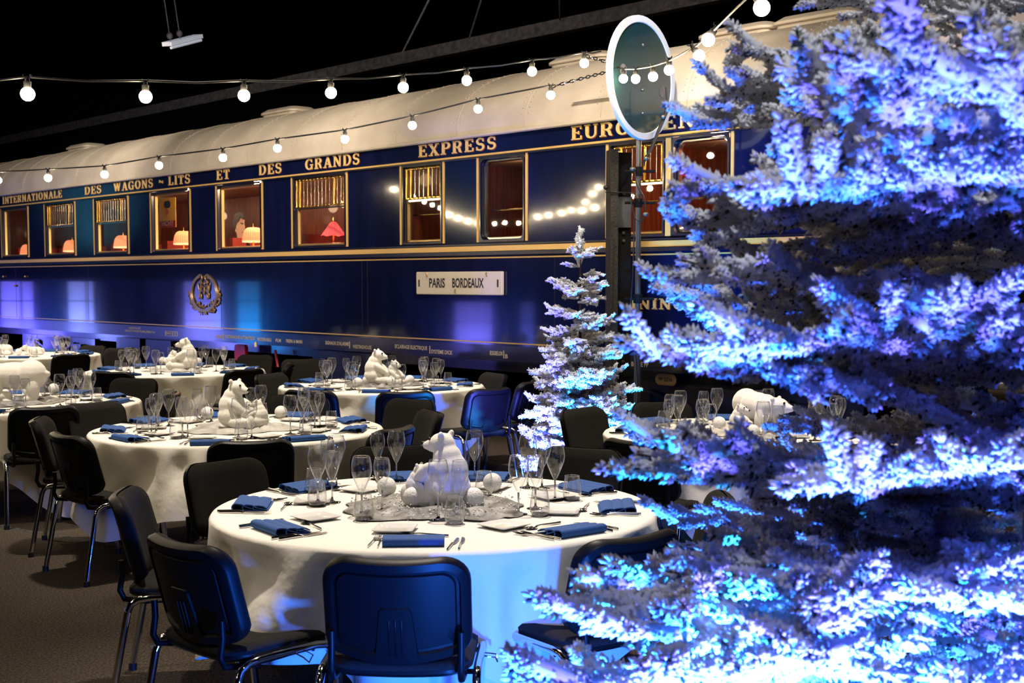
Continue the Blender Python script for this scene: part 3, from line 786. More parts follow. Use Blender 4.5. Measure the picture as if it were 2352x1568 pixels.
s0, z0 = tl(552, 572, 0.62)
pm = empty('painted_figure', tw(s0, 0.62, 2.03), TRZ)
tag(pm, 'flat painted cutout of a dark haired man in a dinner jacket', 'cutout figure')
def flat(name, pts, m, y0, y1):
    b = MB(); k = len(pts)
    b.add([(x, y0, z) for x, z in pts] + [(x, y1, z) for x, z in pts], [tuple(range(k)), tuple(range(k, 2 * k))[::-1]] + [(i, (i + 1) % k, k + (i + 1) % k, k + i) for i in range(k)])
    return b.build(name, m, pm)
flat('jacket', [(-0.36, -0.02), (0.30, -0.02), (0.30, 0.12), (0.18, 0.20), (0.06, 0.27), (-0.12, 0.29), (-0.28, 0.22), (-0.36, 0.14)], 'suit', 0, 0.012)
flat('shirt', [(0.00, -0.02), (0.10, -0.02), (0.07, 0.16), (0.02, 0.25), (-0.03, 0.26)], 'paper', -0.006, 0)
flat('bow_tie', [(0.00, 0.18), (0.10, 0.21), (0.10, 0.15), (0.00, 0.22)], 'ink', -0.010, -0.006)
flat('face', [(-0.07, 0.24), (0.05, 0.25), (0.10, 0.30), (0.115, 0.36), (0.135, 0.40), (0.115, 0.44), (0.12, 0.50), (0.08, 0.56), (-0.06, 0.56), (-0.13, 0.45), (-0.13, 0.36), (-0.09, 0.33)], 'skin', -0.004, 0.002)
flat('hair', [(-0.16, 0.38), (-0.10, 0.40), (-0.08, 0.47), (-0.02, 0.50), (0.02, 0.55), (0.11, 0.51), (0.13, 0.54), (0.10, 0.60), (0.0, 0.625), (-0.10, 0.61), (-0.17, 0.54), (-0.19, 0.45)], 'suit', -0.010, 0.004)
flat('eye_brow', [(0.03, 0.455), (0.105, 0.445), (0.105, 0.46), (0.03, 0.475)], 'suit', -0.006, -0.004)
flat('mouth', [(0.06, 0.325), (0.11, 0.33), (0.11, 0.34), (0.06, 0.338)], 'poster_red', -0.006, -0.004)
flat('ear', [(-0.10, 0.38), (-0.07, 0.38), (-0.06, 0.44), (-0.10, 0.44)], 'skin', -0.008, -0.004)
# small red plate standing in for a sign reflected in the window
s0, z0 = tl(1568, 390, 0.5)
nt = empty('notice', tw(s0, 0.5, z0), TRZ); tag(nt, 'small red notice inside the rounded carriage window at right', 'sign')
b = MB(); b.box(-0.07, 0.07, 0, 0.006, -0.06, 0.06); b.build('plate', 'red', nt)
b = MB(); add_text(b, 'SAL', 0.07, lambda u, v, d: (u, -0.004 - d, -0.028 + v), center=True); b.build('lettering', 'paper', nt)

# gangway and the next carriage
nc = empty('neighbouring_carriage', T0, TRZ); tag(nc, 'dark end of the next carriage behind the big snowy tree', 'train carriage')
b = MB()
for i in range(7): b.box(5.80 + i * 0.09, 5.86 + i * 0.09, 0.45 + 0.05 * (i % 2), 2.4 - 0.05 * (i % 2), 1.0, 3.2)
b.build('gangway_bellows', 'black', nc)
b = MB(); b.box(6.45, 12.0, 0, 2.8, 1.0, 3.2); b.box(6.45, 12.0, 0.2, 2.6, 0.3, 1.0); b.build('carriage_body', 'navy_dark', nc)
b = MB()
for s in (6.47, 6.60, 7.35, 7.5): b.box(s - 0.015, s + 0.015, -0.012, 0, 1.02, 3.0)
for z in (2.08, 2.62): b.box(6.6, 7.35, -0.014, 0, z, z + 0.02)
b.build('handrail', 'nickel', nc)
b = MB(); b.tube([(5.9, 0.15, 0.9), (8.2, 0.15, 0.9)], 0.14, 14); b.tube([(6.2, 0.05, 0.9), (6.26, 0.05, 0.9)], 0.16, 14); b.build('air_reservoir', 'nickel', nc, 50)
b = MB(); b.box(6.66, 7.3, -0.006, 0, 2.12, 2.6); b.build('window_pane', 'sign_face', nc)
b = MB(); b.lathe([(0, 0), (0.01, 0)], 4); vs = []
for i in range(13):
    t = PI * i / 12; vs.append((1.4 - 1.4 * math.cos(t), 3.2 + 0.75 * math.sin(t)))
pv = [(6.4, y, z) for y, z in vs] + [(12.0, y, z) for y, z in vs]
b = MB(); b.add(pv, [(i, 13 + i, 14 + i, i + 1) for i in range(12)] + [tuple(range(13)), tuple(range(13, 26))[::-1]]); b.build('carriage_roof', 'roof', nc, 50)

# roof-level beam behind the carriage, hall rods and the unlit strip lamp
_, hb = tl(1100, 95); D0 = T0.dot(TN); DB = D0 + 6.0
zb = EYE + (hb - EYE) * DB / D0
b = MB(); b.box(-40, 24, 6.0, 6.25, zb - 0.10, zb + 0.10); b.box(-40, 24, 5.95, 6.0, zb - 0.13, zb - 0.09)
bo = b.build('roof_beam', 'beam', None, loc=T0); bo.rotation_euler = (0, 0, TRZ); struct(bo); bo.name = 'trim_1'
b = MB(); b.box(-40, 24, 12.0, 12.25, zb + 2.2, zb + 2.4)
bo = b.build('trim_2', 'hall_wall', None, loc=T0); bo.rotation_euler = (0, 0, TRZ); struct(bo)
for (p0, p1) in (((985, 0), (925, 120)), ((1105, 0), (1078, 88)), ((1285, 0), (1286, 45))):
    a = aty(p0[0], p0[1], 15.5); c2 = aty(p1[0], p1[1], 17.5)
    a2 = c2 + (a - c2) * 1.6
    b = MB(); b.tube([a2, c2], 0.012, 6); o = b.build('hanging_rod', 'beam')
    tag(o, {925: 'thin dark rod slanting to the roof beam, leftmost of three', 1078: 'middle thin dark rod holding the roof beam', 1286: 'upright thin rod above the roof beam near the round sign'}[p1[0]], 'rod')
a = aty(384, 106, 20); c2 = aty(456, 88, 21)
sl = empty('strip_lamp', a); tag(sl, 'pale unlit strip lamp hanging in the dark ceiling, upper left', 'lamp')
b = MB(); d = (c2 - a); L = d.length; ux = d.normalized(); uy = Vector((0, 0, 1)).cross(ux).normalized(); uz = ux.cross(uy)
def bl(x, y, z): return ux * x + uy * y + uz * z
def obox(mb, x0, x1, y0, y1, z0, z1, mi=0):
    t = MB(); t.box(x0, x1, y0, y1, z0, z1); mb.add([bl(*v) for v in t.v], t.f, mi)
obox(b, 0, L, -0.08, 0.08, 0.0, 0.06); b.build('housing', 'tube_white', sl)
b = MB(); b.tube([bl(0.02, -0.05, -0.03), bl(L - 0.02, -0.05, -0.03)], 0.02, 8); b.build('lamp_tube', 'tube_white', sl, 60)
for x in (0.12, 0.42):
    b = MB(); b.ell(bl(x * L, 0, 0.14), 0.05, None, 8, 6); b.tube([bl(x * L, 0, 0.05), bl(x * L, 0, 2.0)], 0.008, 6); b.build('hanger', 'beam', sl, 60)

# ------------------------------------------------------------------ unseen lit screens added at the left to be mirrored in the carriage side
def mirrored(px, py, X):
    r = ray(px, py); O = Vector((0, 0, EYE)); k = (T0 - O).dot(TN) / r.dot(TN); q = O + r * k
    m = r - TN * (2 * r.dot(TN)); t = (X - q.x) / m.x; return q + m * t
XP = -12.5
PANELS = [(3, 46, LILAC, 1500), (52, 76, LILAC, 900), (158, 196, (0.22, 0.28, 1.0), 1300), (202, 214, (0.2, 0.26, 1.0), 700), (424, 508, (0.20, 0.20, 1.0), 1900),
          (546, 596, (0.01, 0.30, 1.0), 1300), (1045, 1130, (0.16, 0.15, 1.0), 1500), (1196, 1226, (0.1, 0.15, 1.0), 700)]
for i, (p0, p1, col, pw) in enumerate(PANELS):
    a = mirrored(p0, 700, XP); c2 = mirrored(p1, 700, XP); h = 1.25 if p0 > 1000 else 1.66
    y0, y1 = sorted((a.y, c2.y))
    pn = empty('partition_screen', (XP, (y0 + y1) / 2, 0)); tag(pn, ['white folding screen standing farthest down the left of the hall', 'narrow white screen next to the farthest one', 'white screen lit pale blue, third from the far end', 'narrow pale blue screen beside the third', 'widest white screen lit lilac', 'white screen lit cyan', 'low white screen lit violet', 'narrow dim blue screen nearest the camera'][i], 'screen', 'screens along the left of the hall')
    w2 = (y1 - y0) / 2
    b = MB(); b.box(-0.04, 0, -w2, w2, 0.02, h); b.build('panel', 'white_panel', pn)
    b = MB(); b.box(-0.05, 0.012, -w2, w2, 0.44, 0.48)
    for z in (0.85, 1.25):
        if z < h: b.box(-0.03, 0.004, -w2, w2, z, z + 0.015)
    b.build('rail', 'beam', pn)
    for q in (-w2 + 0.03, w2 - 0.03):
        b = MB(); b.box(-0.2, 0.12, q - 0.02, q + 0.02, 0, 0.03); b.build('foot', 'beam', pn)
    spot('screen_light', (XP + 0.8, (y0 + y1) / 2 - 0.1, 0.1), (XP, (y0 + y1) / 2, 0.72), pw * 0.42, col, 70, 0.5, 0.05)  # added spot that lights the unseen screen
b = MB(); b.box(-14.3, -14.2, 8, 42, 0, 1.7); struct(b.build('wall_screen', 'drape'))  # unseen dark drape added behind the screens for the reflections
for (px, pw, col) in ((105, 600, (0.01, 0.10, 1.0)), (145, 600, (0.01, 0.22, 1.0)), (570, 700, (0.01, 0.26, 1.0)), (630, 600, (0.01, 0.15, 1.0)), (1000, 300, BLUE), (1170, 800, (0.01, 0.2, 1.0)), (1110, 400, BLUE)):
    q = mirrored(px, 700, -14.2); spot('screen_light', (-13.0, q.y, 0.1), (-14.2, q.y, 0.9), pw, col, 55, 0.9, 0.05)  # spots added to wash the drape blue where it is mirrored
for (px, py, pw) in ((1080, 400, 700), (1290, 410, 250), (240, 440, 900), (185, 460, 600)):
    q = mirrored(px, py, -22.0); spot('hall_wall_light', (-19.5, q.y, 0.6), (-22.0, q.y, q.z), pw, (0.10, 0.55, 0.75), 40, 0.9, 0.1)  # teal spots added so the windows reflect a teal wall

# ------------------------------------------------------------------ steel post, sign, strings of bulbs
pp = aty(1421, 900, 11.7)
po = empty('steel_post', (pp.x, pp.y, 0), R(8)); tag(po, 'black steel H-section post beside the small snowy tree', 'post')
ztop = aty(1421, 345, 11.7).z
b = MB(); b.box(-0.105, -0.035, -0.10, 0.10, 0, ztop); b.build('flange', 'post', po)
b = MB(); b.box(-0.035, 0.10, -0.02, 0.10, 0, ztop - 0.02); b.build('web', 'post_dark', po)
for z in (2.45, 2.10, 2.03, 1.45, 1.30, 0.95):
    b = MB(); b.ell((0.03, -0.028, z), (0.018, 0.014, 0.018), None, 8, 5); b.build('bolt', 'post', po, 180)
b = MB(); b.box(-0.03, 0.09, -0.06, -0.02, 2.15, 2.42); b.build('clamp_plate', 'pole', po)
b = MB(); b.tube([(-0.14, -0.06, 2.46), (-0.11, -0.12, 2.46), (0.06, -0.12, 2.45), (0.12, -0.05, 2.45)], 0.006, 6); b.ell((-0.14, -0.06, 2.50), 0.022, None, 8, 6); b.build('cable_tie', 'rubber', po, 60)

sp = aty(1463, 960, 11.35)
sg = empty('round_sign', (sp.x, sp.y, 0)); tag(sg, 'round dark teal railway signal disc with white rim on a grey pole', 'sign')
zc = aty(1466, 180, 11.35).z; zbt = aty(1466, 322, 11.35).z; rs = (aty(1466, 37, 11.35).z - zbt) / 2
b = MB(); b.tube([(0, 0, 0), (0, 0, zc)], 0.024, 10); b.tube([(0, 0, 0), (0, 0, 1.1)], 0.03, 10); b.build('pole', 'pole', sg, 60)
ang = R(-38)  # disc normal azimuth
nx, ny = math.cos(ang), math.sin(ang)     # visible normal: right and toward the camera
ux_, uy_ = -ny, nx
def dm(u, v, d): return (0.02 * nx + u * ux_ + d * nx, 0.02 * ny + u * uy_ + d * ny, zc + v)
circ = lambda r, n=48: [(r * math.cos(2 * PI * i / n), r * math.sin(2 * PI * i / n)) for i in range(n)]
b = MB(); b.rings([(circ(rs * 0.2), 0.012), (circ(rs * 0.6), 0.012), (circ(rs * 0.89), 0.012), (circ(rs * 0.89), 0.0), (circ(rs * 0.5), 0.0)], dm); b.build('disc', 'sign_face', sg)
b = MB(); b.rings([(circ(rs * 0.885), 0.013), (circ(rs * 0.895), 0.022), (circ(rs * 0.99), 0.022), (circ(rs), 0.014), (circ(rs), -0.012), (circ(rs * 0.885), -0.012)], dm, 0, False, False); b.build('white_rim', 'sign_rim', sg, 40)
for (u, v) in ((0.0, 0.28), (0.0, -0.1), (0.0, -0.3), (-0.27, 0.05)):
    b = MB(); b.ell(dm(u, v, 0.016), 0.014, None, 8, 6); b.build('rivet', 'pole', sg, 180)
b = MB(); b.rings([(circ(0.055, 16), 0.014), (circ(0.05, 16), 0.016)], lambda u, v, d: dm(u - 0.30, v + 0.03, d)); b.build('lens_hole', 'beam', sg); b = MB(); b.rings([(circ(0.055, 16), 0.014), (circ(0.05, 16), 0.016)], lambda u, v, d: dm(u + 0.33, v - 0.08, d)); b.build('lens_hole', 'beam', sg)
for z, r in ((2.62, 0.04), (2.35, 0.038), (1.52, 0.04), (1.15, 0.04)):
    b = MB(); b.lathe([(0.025, z - 0.04), (r, z - 0.035), (r, z + 0.035), (0.025, z + 0.04)], 12); b.tube([(-0.12, -0.02, z), (0.14, -0.02, z)], 0.012, 6); b.build('pipe_clamp', 'post_dark', sg, 40)
b = MB()
def cp(px, py, dy=-0.06):
    q = aty(px, py, 11.35 + dy); return (q.x - sp.x, q.y - sp.y, q.z)
b.tube([cp(1532, 240), cp(1528, 262), cp(1512, 300), cp(1495, 345), cp(1482, 362), cp(1478, 380)], 0.012, 6)
b.tube([cp(1530, 200), cp(1534, 255), cp(1500, 335), cp(1488, 350)], 0.008, 6)
b.tube([cp(1457, 390), cp(1462, 420), cp(1472, 445), cp(1468, 462), cp(1455, 440), cp(1449, 460), cp(1458, 500), cp(1466, 508), cp(1476, 505), cp(1480, 495), cp(1484, 480), cp(1478, 450), cp(1470, 438)], 0.007, 6)
b.tube([cp(1456, 500), cp(1456, 560), cp(1453, 640), cp(1449, 690), cp(1452, 760), cp(1462, 830), cp(1466, 900), cp(1462, 960)], 0.006, 6)
b.build('cable', 'rubber', sg, 60)
for (px, py) in ((1483, 492), (1484, 364), (1453, 388), (1535, 245), (1524, 268)):
    b = MB(); b.ell(cp(px, py, -0.09), (0.025, 0.02, 0.02), None, 8, 6); b.build('cable_plug', 'pole', sg, 180)

BULB_R = 0.036
def make_bulb_meshes(k=1.0):
    b = MB(); b.ell((0, 0, -0.052 * k), BULB_R * k, None, 14, 9); b.lathe([(0.018 * k, -0.028 * k), (0.026 * k, -0.034 * k)], 10)
    me = b.mesh('bulb', 'bulb', 180)
    h = MB(); h.lathe([(0, 0.035 * k), (0.011 * k, 0.035 * k), (0.013 * k, 0.012 * k), (0.020 * k, 0.010 * k), (0.020 * k, -0.026 * k), (0.016 * k, -0.029 * k), (0, -0.029 * k)], 10)
    for sgn in (-1, 1): h.tube([(sgn * 0.012 * k, 0, 0.03 * k), (sgn * 0.02 * k, 0, 0.045 * k)], 0.005 * k, 5)
    return me, h.mesh('lamp_holder', 'rubber', 60)
BM, HM = make_bulb_meshes()
def light_string(label, bulbs, cable, tilt=None, group=None):
    """bulbs: world points of the holder tops; cable: world points"""
    o0 = Vector(cable[0])
    root = empty('festoon_string', o0); tag(root, label, 'string lights', group)
    b = MB()
    pts = []
    cb = [Vector(p) - o0 for p in cable]
    b.tube(cb, 0.007, 6); b.build('cable', 'rubber', root, 60)
    for i, p in enumerate(bulbs):
        h = bpy.data.objects.new('lamp_holder', HM); C.objects.link(h); h.parent = root; h.location = Vector(p) - o0
        t = (tilt or {}).get(i)
        if t: h.rotation_euler = (0, R(t), 0)
        q = bpy.data.objects.new('bulb', BM); C.objects.link(q); q.parent = h
def interp(P, Q, n):
    return [P + (Q - P) * i / n for i in range(n + 1)]
def on_line(px, py, A, B):
    """point seen at pixel on the vertical plane through ground points A, B"""
    d = Vector((B[0] - A[0], B[1] - A[1], 0)); nn = Vector((-d.y, d.x, 0)).normalized()
    r = ray(px, py); O = Vector((0, 0, EYE)); k = (Vector((A[0], A[1], 0)) - O).dot(nn) / r.dot(nn)
    return O + r * k
A1, A2 = (-2.45, 6.7), (0.97, 11.1)
PA = [(-190, 210), (63, 192), (334, 200), (560, 199), (760, 194), (926, 183), (1072, 168), (1222, 148), (1342, 130)]
bulbsA = [on_line(x, y, A1, A2) for x, y in PA]
cabA = [p + Vector((0, 0, 0.035)) for p in bulbsA] + [on_line(1380, 118, A1, A2)]
cabA2 = []
for i in range(len(cabA) - 1):
    cabA2 += [cabA[i], (cabA[i] + cabA[i + 1]) / 2 + Vector((0, 0, -0.012))]
cabA2.append(cabA[-1])
light_string('upper string of lit bulbs sagging from the left edge to the round sign', bulbsA, cabA2)
B1, B2 = (-4.85, 12.9), (0.9, 10.9)
PB = [(-5, 402), (110, 396), (240, 388), (365, 367), (512, 349), (637, 327), (792, 306), (947, 274), (1098, 236), (1265, 204)]
bulbsB = [on_line(x, y, B1, B2) for x, y in PB]
cabB = [on_line(-150, 410, B1, B2)] + [p + Vector((0, 0, 0.03)) for p in bulbsB]
light_string('lower string of lit bulbs running in front of the cream carriage roof', bulbsB, cabB)
D1, D2 = (0.95, 10.7), (0.98, 4.9)
def pd(px, py, Y): return aty(px, py, Y)
PDc = [(1395, 150, 11.2), (1432, 158, 10.9), (1460, 158, 10.5), (1498, 152, 10.0), (1536, 140, 9.4), (1570, 122, 8.7), (1598, 106, 8.0), (1640, 70, 7.1), (1690, 20, 6.2), (1735, -22, 5.6)]
cabD = [pd(*p) for p in PDc]
PDb = [(1432, 166, 10.9), (1460, 166, 10.5), (1500, 160, 10.0), (1537, 144, 9.4), (1594, 112, 8.05), (1638, 72, 7.1), (1738, -8, 5.6)]
light_string('rightmost string of lit bulbs passing the round sign toward the big tree', [pd(*p) for p in PDb], cabD, {4: -38, 5: 30, 6: -25})
CR = [(905, 430), (935, 445), (960, 458), (979, 465), (997, 472), (1008, 479), (1030, 488), (1052, 496), (1075, 503), (1100, 508), (1122, 508), (1146, 506), (1178, 507), (1200, 501), (1235, 493), (1260, 489), (1290, 484), (1312, 477), (1345, 460), (1361, 440), (1375, 425)]
bulbsC = [mirrored(x, y - 3, -7.0) for x, y in CR]
light_string('string of lit bulbs left of the frame, mirrored in the carriage panels', bulbsC, [p + Vector((0, 0, 0.035)) for p in bulbsC])
for lab_, (xa, ya, xb, yb) in (('string of lit bulbs crossing the hall left of the photographer', (-5.5, 1.5, -3.9, 8.8)),):  # string added out of view for floor light and glass sparkle
    bulbsE = [Vector((xa + (xb - xa) * i / 13, ya + (yb - ya) * i / 13, 3.5 - 0.5 * math.sin(PI * i / 13))) for i in range(14)]
    light_string(lab_, bulbsE, [p + Vector((0, 0, 0.035)) for p in bulbsE])
# chain
b = MB(); pts = [on_line(1265, 200, B1, B2), on_line(1330, 182, B1, B2), aty(1395, 165, 11.2), aty(1425, 152, 11.25)]
links = []
def chain(mb, P, Q, L=0.05):
    d = Q - P; n = max(2, int(d.length / (L * 0.8))); u = d.normalized(); v = u.cross(Vector((0, 0, 1))).normalized(); w_ = u.cross(v)
    for i in range(n):
        c0 = P + d * ((i + 0.5) / n); a, c3 = (v, w_) if i % 2 else (w_, v)
        mb.tube([c0 + u * (L * 0.5 * math.cos(t)) + a * (L * 0.22 * math.sin(t)) for t in [2 * PI * k / 10 for k in range(10)]], 0.005, 5, 0, True)
for i in range(len(pts) - 1): chain(b, pts[i], pts[i + 1])
chain(b, aty(1345, 128, 11.05), aty(1425, 152, 11.25)); chain(b, aty(1418, 160, 11.2), aty(1418, 212, 11.2))
tag(b.build('chain', 'chrome', None, 60), 'steel chain tying the bulb strings to the round sign', 'chain')

# ------------------------------------------------------------------ chair
def make_chair():
    root = empty('conference_chair')
    tau = R(15); W, H = 0.235, 0.165
    def bmap(u, v, d):
        d2 = d + 0.055 * (1 - (u / W) ** 2) - 0.055
        if v < 0: v = v - 0.03 * (1 - (u / W) ** 2) * (-v / H)
        return (u, -0.235 - v * math.sin(tau) - d2 * math.cos(tau), 0.655 + v * math.cos(tau) - d2 * math.sin(tau))
    def rr(k, n=7): return rrect(W - k, H - k, max(0.095 - k, 0.012), n, max(0.045 - k, 0.01), 7)
    b = MB()
    b.rings([(rr(0.0), -0.012), (rr(0.0), 0.012), (rr(0.006), 0.022), (rr(0.03), 0.024), (rr(0.036), 0.012), (rr(0.044), 0.011), (rr(0.049), 0.018), (rr(0.075), 0.018)] + [(scaled(rr(0.075), k / 12), 0.018) for k in range(11, 0, -1)], bmap, 0, False, True)
    b.build('back_shell', 'chair_plastic', root, 40)
    b = MB()
    def lab(k): return [(u * (1 + 0.18 * (-v / 0.085)), v - 0.075) for u, v in rrect(0.062 - k, 0.085 - k, 0.014)]
    b.rings([(lab(0), 0.018), (lab(0.003), 0.0235), (lab(0.02), 0.0235)], bmap, 0, False, True)
    for q in (-0.02, 0.0, 0.02):
        b.rings([([(u + q, v - 0.08) for u, v in rrect(0.003, 0.055, 0.003, 2)], 0.0235), ([(u + q, v - 0.08) for u, v in rrect(0.002, 0.05, 0.002, 2)], 0.027)], bmap, 0, False, True)
    b.build('back_inset', 'chair_plastic', root, 40)
    b = MB()
    b.rings(([(rr(0.006), -0.012), (rr(0.004), -0.022), (rr(0.014), -0.036), (rr(0.05), -0.044)] [:] + [(scaled(rr(0.05), k / 12), -0.046) for k in range(11, 0, -1)]).__getitem__(slice(None, None, -1)), bmap, 0, True, False)
    b.build('back_cushion', 'chair_fabric', root, 60)
    def smap(u, v, d):
        z = 0.44 + d
        if v > 0.08: z -= 0.22 * (v - 0.08) ** 2 * 4
        z += 0.012 * (u / 0.235) ** 2
        return (u, v + 0.01, z)
    A, B = 0.235, 0.215
    def sr(k): return rrect(A - k, B - k, 0.09, 7, None, 5)
    b = MB(); b.rings([(scaled(sr(0.012), 0.4), -0.018), (sr(0.012), -0.018), (sr(0.0), -0.006), (sr(0.0), 0.004)], smap, 0, True, False); b.build('seat_shell', 'chair_plastic', root, 40)
    b = MB(); b.rings([(sr(0.001), 0.004), (sr(0.0), 0.016), (sr(0.014), 0.028), (sr(0.05), 0.034)] + [(scaled(sr(0.05), k / 10), 0.032) for k in range(9, 0, -1)], smap, 0, False, True); b.build('seat', 'chair_fabric', root, 60)
    for sx in (-1, 1):
        rear_t, front_t = (sx * 0.252, -0.195, 0.385), (sx * 0.252, 0.195, 0.395)
        for (top, foot) in ((rear_t, (sx * 0.268, -0.265, 0.012)), (front_t, (sx * 0.262, 0.245, 0.012))):
            b = MB(); b.tube([top, foot], 0.0145, 10); lg = b.build('leg', 'chrome', root, 60)
            b = MB(); b.tube([(foot[0], foot[1], 0.03), (foot[0], foot[1], 0.0)], 0.018, 10); b.build('foot_cap', 'rubber', lg, 60)
        b = MB()
        arcp = [rear_t, (sx * 0.2505, -0.183, 0.412), (sx * 0.25, -0.155, 0.430), (sx * 0.25, -0.11, 0.437), (sx * 0.25, 0.12, 0.440), (sx * 0.25, 0.165, 0.433), (sx * 0.2505, 0.187, 0.415), front_t]
        b.tube(arcp, 0.0145, 10); b.build('seat_rail', 'chrome', root, 60)
        b = MB(); b.tube([(sx * 0.205, 0.02, 0.418), (sx * 0.205, -0.16, 0.415), (sx * 0.205, -0.215, 0.425), (sx * 0.205, -0.232, 0.46), (sx * 0.205, -0.222, 0.52), (sx * 0.205, -0.225, 0.58)], 0.012, 8); b.build('back_bracket', 'chair_plastic', root, 60)
    b = MB(); b.tube([(-0.25, 0.11, 0.428), (0.25, 0.11, 0.428)], 0.009, 8); b.tube([(-0.25, -0.12, 0.422), (0.25, -0.12, 0.422)], 0.009, 8); b.build('crossbar', 'chair_plastic', root, 60)
    b = MB(); b.tube([(0.26, 0.03, 0.43), (0.30, 0.03, 0.425), (0.305, 0.05, 0.405), (0.30, 0.07, 0.425), (0.26, 0.07, 0.43)], 0.003, 6); b.build('link_hook', 'chrome', root, 60)
    return root
chair0 = make_chair(); chair_used = [False]
def place_chair(px, py, table, label, dyaw=0.0, at=None):
    tx, ty = TABLES[table]
    if at: x, y = at
    else:
        p = onz(px, py, 0.80); x, y = p.x, p.y
    yaw = math.atan2(tx - x, ty - y)          # forward = (sin, cos)
    yaw = -yaw + R(dyaw)
    fwd = Vector((-math.sin(yaw), math.cos(yaw), 0))
    loc = Vector((x, y, 0)) + fwd * (0.265 if not at else 0)
    dv = Vector((loc.x - tx, loc.y - ty, 0))
    if dv.length < 0.92:
        print('chair pushed', label, round(dv.length, 2)); loc = Vector((tx, ty, 0)) + dv.normalized() * 0.92
    c = chair0 if not chair_used[0] else dup(chair0)
    chair_used[0] = True
    c.location = loc; c.rotation_euler = (0, 0, yaw)
    tag(c, label, 'chair', 'black conference chairs around the banquet tables')
CHAIRS = [
    (905, 1297, 'F', 'black chair seen square from behind, front centre, nearest the camera', 0),
    (1468, 1243, 'F', 'black chair with blue lit back beneath the lowest snowy branches', 0),
    (402, 1255, 'F', 'black chair seen from behind at front left of the nearest table', -6),
    (272, 1140, 'F', 'black chair in profile just behind the front left chair', 6),
    (500, 1066, 'F', 'black chair facing the camera at the left of the nearest table', 0),
    (905, 1031, 'F', 'black chair facing the camera beyond the nearest table, left of its bear', 0),
    (1345, 1036, 'F', 'black chair facing the camera beyond the nearest table, right of its bear', 0),
    (1640, 1150, 'F', 'black chair at the right of the nearest table, hidden by the big tree', 0),
    (578, 1020, 'T2', 'black chair seen from behind between the nearest table and the second', 0),
    (196, 1000, 'T2', 'black chair with long chrome legs seen from behind at left', -4),
    (80, 968, 'T2', 'black chair in profile near the left edge, backrest toward the camera', 10),
    (208, 930, 'T2', 'black chair facing right at the far left of the second table', 0),
    (690, 912, 'T2', 'black chair behind the wine glasses at the far side of the second table', 0),
    (955, 922, 'T2', 'black chair turned left behind the blue lit chair at centre', 0),
    (1002, 950, 'T2', 'black chair edge-on with bright blue lit back at centre', 0),
    (880, 987, 'T2', 'black chair seen from behind at front right of the second table', 0),
    (82, 930, 'L', 'black chair seen from behind before the walking bear table', 0),
    (362, 908, 'L', 'black chair seen from behind at right of the walking bear table', 0),
    (316, 873, 'L', 'black chair facing the camera beyond the walking bear table', 0),
    (318, 850, 'D', 'black chair seen from behind at front left of the left-facing bear table', 0),
    (503, 847, 'D', 'black chair seen from behind at front right of the left-facing bear table', 0),
    (642, 838, 'D', 'black chair angled at the right of the left-facing bear table', 0),
    (592, 818, 'D', 'black chair beyond the right end of the left-facing bear table', 0),
    (278, 802, 'D', 'black chair beyond the left end of the left-facing bear table', 0),
    (690, 828, 'B', 'black chair at far left of the table under the PARIS BORDEAUX board', 0),
    (612, 862, 'B', 'black chair at left of the table under the PARIS BORDEAUX board', 0),
    (705, 902, 'B', 'black chair seen from behind at front left of the hugging bear table', 0),
    (934, 905, 'B', 'black chair seen from behind with blue sheen before the hugging bear table', 0),
    (1133, 897, 'B', 'chair with vivid blue-violet lit back left of the small snowy tree', 0),
    (1122, 862, 'B', 'black chair facing the camera right of the hugging bear table', 0),
    (1222, 880, 'B', 'black chair in profile touching the small snowy tree', 0),
    (1325, 943, 'R', 'blue tinted chair facing the camera before the small snowy tree', 0),
    (1452, 1020, 'R', 'black chair seen from behind at front left of the tree-hidden table', 0),
    (1512, 928, 'R', 'black chair beyond the tree-hidden table beside the carriage', 0),
    (168, 817, 'E', 'black chair seen from behind at right of the farthest left table', 0),
    (188, 798, 'E', 'black chair beyond the farthest left table', 0),
]
for (px, py, t, lab, dy) in CHAIRS: place_chair(px, py, t, lab, dy)

